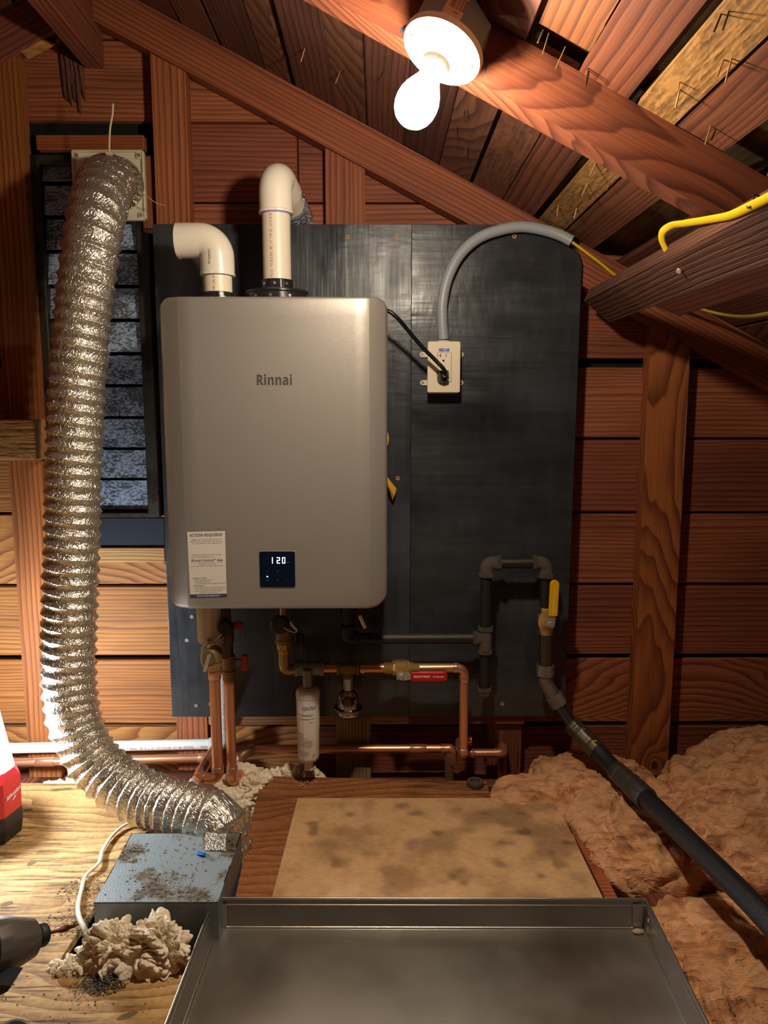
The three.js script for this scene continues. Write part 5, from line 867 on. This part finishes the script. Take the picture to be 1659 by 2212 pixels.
// crumbs on the box and the boards: too many to count
{
  const crumb = (list, sz) => join(list.map(([x, y, z]) => { const s = sz * rr(.5, 1.5), g = new THREE.TetrahedronGeometry(s, 1); g.rotateX(rr(0, 6)); g.rotateY(rr(0, 6)); g.scale(1, .6, 1); g.translate(x, y + s * .3, z); return g; }));
  const scatter = (n, x0, x1, z0, z1, y) => Array.from({ length: n }, () => [rr(x0, x1), y, rr(z0, z1)]), clump = (n, p, r, y) => Array.from({ length: n }, () => { const a = rr(0, 2 * PI), q = r * Math.pow(rnd(), .8); return [p[0] + Math.cos(a) * q * 1.3, y + (r - q) * rr(0, .35), p[2] + Math.sin(a) * q]; });
  stuff('debris', crumb([...scatter(120, -.49, -.29, .52, .71, .075), ...clump(60, [-0.4796, 0.075, 0.562], .022, .075), ...clump(18, [-0.4674, 0.075, 0.6001], .006, .075)], .0016), M('#8d7a60', .9), 'tan crumbs and grit scattered over the grey register box', 'debris');
  stuff('debris', crumb([...scatter(70, -.26, .40, .19, .62, .0125), ...scatter(150, -.19, .40, .29, .62, .0202), ...clump(60, [-0.1828, 0.012, 0.1918], .03, .0125)], .0012), M('#cdbb9e', .9), 'pale specks of sawdust scattered over the two boards', 'debris');
  stuff('debris', crumb([...clump(700, [-0.4483, 0.003, 0.8162], .030, .001), ...clump(80, [-0.4769, 0.003, 0.826], .02, .001), ...clump(40, [-0.4985, 0.003, 0.7996], .008, .001), ...clump(40, [-0.5139, 0.003, 0.7954], .008, .001), ...clump(60, [-0.4557, 0.003, 0.8428], .03, .001)], .0013), M('#5c5a50', .95), 'dark grey dust clumps spilled on the plywood by the hole', 'debris');
  stuff('debris', crumb([...scatter(180, -.85, -.34, .80, 1.0, .0), ...clump(220, [-0.5591, 0.002, 0.5765], .05, .0), ...clump(160, [-0.5577, 0.002, 0.6703], .045, .0)], .0016), M('#a08a66', .9), 'wood grit scattered on the plywood around the cord and the hole', 'debris');
}
// ---------- cord on the floor ----------
solo('lamp_cord', tube(smooth([[-.47, .05, .43], [-0.5599, 0.012, 0.3586], [-0.5791, 0.008, 0.3871], [-0.5834, 0.008, 0.4537], [-0.5733, 0.01, 0.5074], [-0.5848, 0.008, 0.5413], [-0.5769, 0.008, 0.5852], [-0.5601, 0.012, 0.6457], [-0.5417, 0.016, 0.6833], [-0.5222, 0.012, 0.7085], [-0.5049, 0, 0.7281], [-.482, -.05, .80]], 110), .0046, { radial: 16, flat: .62, up: [0, 1, 0] }), M('#d3ccb4', .4), 'twin-core white cord snaking over the plywood beside the grey register box', 'cord');
// ---------- metal drain pan ----------
{
  const t = thing('drain_pan', 'large shallow galvanised metal drain pan with folded rims', 'drain pan');
  const gm = new THREE.MeshPhysicalMaterial({ color: new THREE.Color('#b3ada4'), metalness: 1, roughness: .62, roughnessMap: rep(cloudy, .9, .9), bumpMap: rep(fine, 12, 12), bumpScale: .00008 });
  const q = [[-0.2992, 0.055, 0.682], [0.4763, 0.055, 0.6887]], ang = .0, y0 = .0008, yr = .055;
  const bl = [q[0][0], q[0][2]], br = [q[1][0], q[1][2]], D = .80, fl = [bl[0] - .022, bl[1] + D], fr = [br[0] - .022, br[1] + D];
  const in_ = .006, S = (p, sx, sz) => [p[0] + sx * in_, p[1] + sz * in_], c = [S(bl, 1, 1), S(br, -1, 1), S(fr, -1, -1), S(fl, 1, -1)], o = [bl, br, fr, fl];
  const bot = [c[0], c[1], c[2], c[3]];
  P(t, 'base', boxUV(hull(bot.flatMap(([x, z]) => [[x, y0, z], [x, y0 + .0012, z]])), 0), gm);
  const names = ['back_side', 'side', 'front_side', 'side'];
  for (let i = 0; i < 4; i++) {
    const j = (i + 1) % 4, A = o[i], B = o[j], a = c[i], b = c[j];
    P(t, names[i], hull([[a[0], y0, a[1]], [b[0], y0, b[1]], [A[0], yr, A[1]], [B[0], yr, B[1]], ...[[a, y0], [b, y0], [A, yr], [B, yr]].map(([p, y]) => { const m = [(o[0][0] + o[2][0]) / 2, (o[0][1] + o[2][1]) / 2]; return [p[0] + Math.sign(p[0] - m[0]) * (i % 2 ? .0013 : 0), y, p[1] + Math.sign(p[1] - m[1]) * (i % 2 ? 0 : .0013)]; })], i % 2 ? 2 : 0), gm);
    // folded hem: a rounded lip, and the crease below it
    P(t, 'hem', straight([A[0], yr, A[1]], [B[0], yr, B[1]], .0022, { radial: 12 }), gm);
    const k = 8 / 50; P(t, 'hem', straight([lerp(A[0], a[0], .22), lerp(yr, y0, .22), lerp(A[1], a[1], .22)], [lerp(B[0], b[0], .22), lerp(yr, y0, .22), lerp(B[1], b[1], .22)], .0012, { radial: 8 }), gm);
    P(t, 'fold', tube([0, .5, 1].map((s) => V(lerp(a[0], b[0], s), y0 + .0012, lerp(a[1], b[1], s))), .0028, { radial: 12 }), gm);
  }
  for (const [x, z, s] of [[c[0][0], c[0][1], 1], [c[1][0], c[1][1], -1]]) {
    P(t, 'corner_fold', hull([[x + s * .0012, y0, z + .0012], [x + s * .0012, yr - .006, z - .003], [x + s * .018, yr - .008, z - .003], [x + s * .018, y0 + .002, z + .001], [x + s * .002, y0, z + .004], [x + s * .002, yr - .006, z + .0015], [x + s * .018, yr - .008, z - .0012], [x + s * .018, y0 + .002, z + .003]]), gm);
    for (const y of [.018, .034]) P(t, 'rivet', turn([x - s * .002, y, z + .022], [x + s * .5, y + .04, z + .022], [[0, 0], [.0036, 0], [.003, .0015], [0, .0022]], 12), chrome);
  }
  P(t, 'sealant_dab', (() => { const g = new THREE.IcosahedronGeometry(1, 4), p = g.attributes.position; for (let i = 0; i < p.count; i++) { const v = V(p.getX(i), p.getY(i), p.getZ(i)); v.multiplyScalar(1 + .3 * fbm(v.x * 2, v.y * 2, v.z * 2)); p.setXYZ(i, v.x * .010, v.y * .004, v.z * .006); } g.computeVertexNormals(); g.translate(c[1][0] - .012, .005, c[1][1] + .012); return boxUV(g); })(), M('#a08d7a', .7), 'blob of grey-brown sealant in the corner');
}
// ---------- insulation ----------
const pinkM = new THREE.MeshStandardMaterial({ map: rep(fibre, 2.6, 2.6), bumpMap: rep(fibre, 2.6, 2.6), bumpScale: .006, color: new THREE.Color('#deb088'), roughness: .95 });
const greyM = new THREE.MeshStandardMaterial({ map: rep(woolTex, 5, 5), bumpMap: rep(woolTex, 9, 9), bumpScale: .003, color: new THREE.Color('#fff8ec'), roughness: .95 });
// a padded slab: super-ellipsoid with folds, lobes and fluff; size = half extents, turn about y
function pad(c, size, turnY, sd, amp = 1, e = .55, seg = [150, 100], tilt = 0) {
  let g = new THREE.SphereGeometry(1, seg[0], seg[1]); g.deleteAttribute('uv'); g.deleteAttribute('normal'); g = mergeVertices(g, 1e-5);
  const p = g.attributes.position, sp = (x, k) => Math.sign(x) * Math.pow(Math.abs(x), k);
  for (let i = 0; i < p.count; i++) {
    const n = V(p.getX(i), p.getY(i), p.getZ(i)).normalize(), r = Math.pow(Math.pow(Math.abs(n.x), 2 / e) + Math.pow(Math.abs(n.y), 2 / Math.max(e, .8)) + Math.pow(Math.abs(n.z), 2 / e), -e / 2), v = n.clone().multiplyScalar(r);
    v.set(v.x * size[0], v.y * size[1], v.z * size[2]);
    const q = v.clone().multiplyScalar(1), wx = fbm(q.x * 7 + sd, q.y * 7, q.z * 7, 2), wz = fbm(q.x * 7, q.y * 7 + sd, q.z * 7 + 5, 2);
    const lobes = fbm(q.x * 9 + wx * 1.2 + sd * 3, q.y * 9, q.z * 9 + wz * 1.2, 3), ridge = 1 - Math.abs(noise3.noise(q.x * 19 + wx * 3 + sd, q.y * 19, q.z * 19 + wz * 3)) * 2, crease = Math.pow(clamp(1 - Math.abs(noise3.noise(q.x * 11 + wx * 2, q.y * 11 + sd * 2, q.z * 11 + wz * 2)) * 5, 0, 1), 2), fluff = fbm(q.x * 60 + wx * 4, q.y * 60, q.z * 60 + sd, 3);
    const d = amp * (.036 * lobes + -.004 * ridge - .017 * crease + .0042 * fluff), m = n.clone(); m.x /= size[0]; m.y /= size[1]; m.z /= size[2]; m.normalize(); m.y += .25; m.normalize();
    v.addScaledVector(m, d); p.setXYZ(i, v.x, v.y, v.z);
  }
  if (tilt) g.rotateZ(tilt); g.rotateY(turnY); g.translate(...c); g.computeVertexNormals();
  // uv along the slab
  const uv = new Float32Array(p.count * 2); for (let i = 0; i < p.count; i++) { uv[i * 2] = p.getX(i) * .9 + p.getY(i) * .8 + sd; uv[i * 2 + 1] = p.getZ(i) * .95 - p.getY(i) * .75 + sd * .7; }
  g.setAttribute('uv', new THREE.BufferAttribute(uv, 2));
  return g;
}
const batt = (label, g, m = pinkM, group) => solo('insulation_batt', g, m, label, 'insulation', group);
batt('long pinkish insulation batt running under the steel gas pipe fittings, against the wall', pad([.545, -.015, .30], [.155, .085, .27], .12, 1.3, 1, .5));
batt('big heap of pinkish insulation rising in the corner behind the black gas line', pad([1.02, .05, .385], [.40, .125, .32], -.28, 4.7, 1.5, .7, [190, 130], .20));
batt('insulation batt with a rounded end beside the metal pan, crossed by the pipe shadow', pad([.640, -.062, .81], [.15, .085, .27], .06, 9.1, 1, .5));
batt('low flat insulation pad between the reddish board corner and the wall', pad([.37, -.03, .235], [.115, .075, .085], -.2, 12.4, .8, .6, [110, 80]));
batt('heaped insulation under the far end of the black gas line, beyond the batts', pad([.99, -.01, .87], [.33, .11, .20], -.5, 17.9, 1.4, .7, [160, 110]));
batt('loose fold of insulation beside the drain pan, beyond a dark gap', pad([.66, -.05, 1.16], [.22, .085, .16], .2, 21.5, 1.1, .6, [120, 90]));
// shredded grey-white wool
function wool(c, size, sd, amp = 1, seg = [180, 120], k = 1) {
  let g = new THREE.SphereGeometry(1, seg[0], seg[1]); g.deleteAttribute('uv'); g.deleteAttribute('normal'); g = mergeVertices(g, 1e-5);
  const p = g.attributes.position;
  for (let i = 0; i < p.count; i++) {
    const n = V(p.getX(i), p.getY(i), p.getZ(i)).normalize(), v = V(n.x * size[0], n.y * size[1], n.z * size[2]), q = v.clone().multiplyScalar(k);
    const w = fbm(q.x * 18 + sd, q.y * 18, q.z * 18, 2), lob = fbm(q.x * 20 + w * 2 + sd, q.y * 20 + w, q.z * 20, 2), bub = Math.sqrt(Math.abs(noise3.noise(q.x * 46 + w * 3, q.y * 46 + sd, q.z * 46 + w * 2)) + .01) * 2.4 - 1, bub2 = Math.sqrt(Math.abs(noise3.noise(q.x * 105 + w * 5, q.y * 105 + sd, q.z * 105)) + .01) * 2 - .8, tiny = fbm(q.x * 260, q.y * 260 + sd, q.z * 260, 2);
    const d = amp * (.026 * lob + .0085 * bub + .0045 * bub2 + .0025 * tiny); v.addScaledVector(n, d); p.setXYZ(i, v.x, v.y, v.z);
  }
  g.translate(...c); g.computeVertexNormals(); const uv = new Float32Array(p.count * 2); for (let i = 0; i < p.count; i++) { uv[i * 2] = p.getX(i) + p.getY(i) * .7; uv[i * 2 + 1] = p.getZ(i) - p.getY(i) * .8; } g.setAttribute('uv', new THREE.BufferAttribute(uv, 2));
  return g;
}
const tuft = (label, g, m = greyM) => solo('insulation_tuft', g, m, label, 'insulation');
tuft('cream shredded insulation tuft in the floor hole, touching the white cord', wool([-.452, .012, .772], [.048, .058, .034], 3.1, 1, [280, 190]));
tuft('larger cream insulation tuft between the grey register box and the metal pan', wool([-.376, .018, .774], [.052, .062, .034], 7.7, 1, [280, 190]));
tuft('ragged wisp of insulation dragged across the plywood beside the drill bit', wool([-.507, .004, .785], [.045, .014, .018], 11.3, .6));
tuft('pale greenish insulation round the feet of the copper risers', wool([-.405, -.03, .235], [.10, .062, .10], 15.9, 1.1, [170, 110]));
tuft('clump of pale insulation behind the second copper riser, by the reddish board', wool([-.325, -.02, .17], [.06, .075, .05], 21.4, 1));
tuft('strip of dusty insulation along the wall behind the water filter', wool([-.215, -.035, .11], [.075, .055, .03], 25.2, 1));
tuft('insulation along the wall behind the plywood sheet, near the lantern', wool([-.76, -.075, .11], [.17, .06, .030], 31.8, 1));
tuft('brownish insulation between the duct end and the reddish board', wool([-.335, -.045, .36], [.05, .065, .10], 36.1, 1), new THREE.MeshStandardMaterial({ map: greyM.map, bumpMap: greyM.bumpMap, bumpScale: .006, color: new THREE.Color('#a88a68'), roughness: .95 }));
// ---------- site lantern ----------
{
  const t = thing('work_lantern', 'red and black cordless site lantern with a glowing white tower, on the plywood', 'lantern');
  const c = [-.862, .385], red = M('#c8242c', .4), blk = M('#1d1f23', .45);
  const oct = (w, d, k) => [[w, d - k], [w - k, d], [-w + k, d], [-w, d - k], [-w, -d + k], [-w + k, -d], [w - k, -d], [w, -d + k]];
  const tier = (a, ya, b, yb) => [...a.map(([x, z]) => [x, ya, z]), ...b.map(([x, z]) => [x, yb, z])];
  const put = (pts, r) => hull(pts.map(([x, y, z]) => { const s = Math.sin(r), k = Math.cos(r); return [c[0] + x * k + z * s, y, c[1] - x * s + z * k]; }));
  const R = .60;
  P(t, 'battery_base', put(tier(oct(.066, .062, .040), .0005, oct(.070, .066, .040), .030).concat(tier(oct(.070, .066, .040), .05, oct(.0695, .0655, .040), .06)), R), blk);
  const bd = P(t, 'housing', put(tier(oct(.0695, .0655, .040), .060, oct(.0705, .067, .040), .135), R), red, 'red plastic housing');
  P(t, 'shoulder', put(tier(oct(.0705, .067, .040), .135, oct(.058, .056, .022), .156), R), red);
  P(t, 'grip_rib', put(tier([[.071, .012], [.071, -.012], [.06, -.012], [.06, .012]], .028, [[.070, .010], [.070, -.010], [.06, -.010], [.06, .010]], .118), R), blk);
  const q = (x, y, z) => { const s = Math.sin(R), k = Math.cos(R); return V(c[0] + x * k + z * s, y, c[1] - x * s + z * k); };
  P(t, 'slot', put(tier([[.0665, .027], [.0665, .021], [.058, .021], [.058, .027]].map(([x, z]) => [x, z]), .128, [[.060, .027], [.060, .021], [.052, .021], [.052, .027]], .146), R), M('#7a1219', .6));
  // the script logo on the face towards the room
  const lg = new THREE.PlaneGeometry(.054, .030); lg.rotateZ(.16); lg.rotateY(PI / 4); const m4 = new THREE.Matrix4().makeBasis(q(1, 0, 0).sub(q(0, 0, 0)), V(0, 1, 0), q(0, 0, 1).sub(q(0, 0, 0))); 
  lg.applyMatrix4(m4); lg.translate(...q(.0514, .098, .0479).toArray());
  P(bd, 'logo', lg, print(512, 280, (k) => { k.fillStyle = '#f3dcdc'; k.save(); k.transform(1, 0, -.28, 1, 60, 0); k.font = 'italic bold 118px serif'; k.fillText('Milwaukee', 12, 132, 440); k.restore(); k.beginPath(); k.moveTo(40, 262); k.lineTo(330, 158); k.lineTo(300, 196); k.lineTo(470, 150); k.lineTo(220, 226); k.lineTo(250, 192); k.closePath(); k.fill(); }, { transparent: true }), 'white script logo');
  const glow = new THREE.MeshStandardMaterial({ color: 0xffffff, roughness: .5, emissive: new THREE.Color(.93, .98, 1), emissiveIntensity: LANTERN.glow });
  const tw = P(t, 'diffuser', turn([c[0], .148, c[1]], [c[0], 9, c[1]], [[0, 0], [.064, 0], [.063, .008], [.045, .115], [.040, .15], [.034, .158], [0, .16]], 40), glow, 'glowing white diffuser tower'); tw.castShadow = false;
  P(t, 'cap', turn([c[0], .306, c[1]], [c[0], 9, c[1]], [[0, 0], [.040, 0], [.042, .004], [.042, .022], [.036, .028], [0, .028]], 32), blk);
  const pl = new THREE.PointLight(new THREE.Color().setRGB(...LANTERN.color), LANTERN.power); pl.position.set(...LANTERN.at); pl.castShadow = true; pl.shadow.radius = 1.6; pl.shadow.mapSize.set(2048, 2048); pl.shadow.bias = -.0005; pl.name = 'lantern_light'; scene.add(pl);
}
// ---------- drill driver ----------
{
  const t = thing('impact_driver', 'grey and black impact driver with a long bit, beside the floor hole', 'power tool');
  const tip = V([-0.4454, 0.1838, 0.93]), base = V([-0.4708, 0.1977, 0.965]), ax = tip.clone().sub(base).normalize(); ax.y += .0; ax.normalize();
  const at = (d) => base.clone().addScaledVector(ax, d).toArray(), U = (d) => at(d + 1);
  const gear = M('#5b544e', .45, .35), blk = M('#15171b', .5);
  P(t, 'bit', turn(at(0), U(0), [[0, 0], [.0026, 0], [.0026, .021], [.0036, .023], [.0044, .026], [.0046, .033], [.004, .037], [.0028, .039], [.0025, .046], [.0012, .051], [0, .052]], 16), M('#6e3f35', .4, .8), 'brownish steel driver bit');
  P(t, 'chuck_collar', turn(at(-.020), U(0), [[0, 0], [.0125, 0], [.0135, .002], [.0135, .008], [.0155, .010], [.0158, .018], [.014, .021], [0, .021]], 30), blk);
  P(t, 'gear_case', turn(at(-.085), U(0), [[0, 0], [.036, 0], [.0365, .012], [.035, .03], [.029, .052], [.0255, .0645], [.0225, .067], [0, .067]], 44), gear, 'dull metallic nose case');
  P(t, 'motor_housing', turn(at(-.19), U(0), [[0, 0], [.030, 0], [.037, .01], [.0385, .10], [.0365, .106], [0, .106]], 40), blk);
  const dn = V(-.18, -1, .12).normalize(), h0 = V(at(-.115));
  P(t, 'handle', tube([0, .02, .045, .07, .095, .12].map((d) => h0.clone().addScaledVector(dn, d).add(V(-.25 * d, 0, 0))), (s) => .0245 - .004 * Math.sin(s * 26), { radial: 26, flat: .8 }), blk);
  P(t, 'trigger', hull([[.0, -.026], [.024, -.030], [.030, -.045], [.022, -.062], [.004, -.070]].flatMap(([x, y]) => [-.009, .009].map((z) => [h0.x + .012 + x * .8, h0.y + y, h0.z + z + .004]))), M('#23252a', .5));
  P(t, 'underside', hull([[-.06, -.02], [.034, -.028], [.028, -.036], [-.01, -.058], [-.06, -.06]].flatMap(([x, y]) => [-.016, .016].map((z) => [h0.x + .035 + x, h0.y + y, h0.z + z]))), blk);
}
{
  const t = thing('hand_tool', 'top of a dark tool with bright chrome bands at the picture corner below the driver', 'tool');
  const c = [-0.4634, 0.1438, 1.08], dir = V(.1, .95, .3).normalize(), a = [c[0], c[1] - .03, c[2]], e = V(a).add(dir).toArray();
  P(t, 'body', turn(a, e, [[0, 0], [.026, 0], [.027, .024], [.0255, .034], [.02, .042], [.012, .045], [0, .046]], 40), M('#1c2027', .35));
  for (const k of [0, 1, 2]) P(t, 'chrome_band', turn(V(a).addScaledVector(dir, .026 + k * .0055).toArray(), e, [[.02, 0], [.0275 - k * .0013, 0], [.027 - k * .0017, .0035], [.02, .004]], 36), chrome);
}
renderer.render(scene, camera);
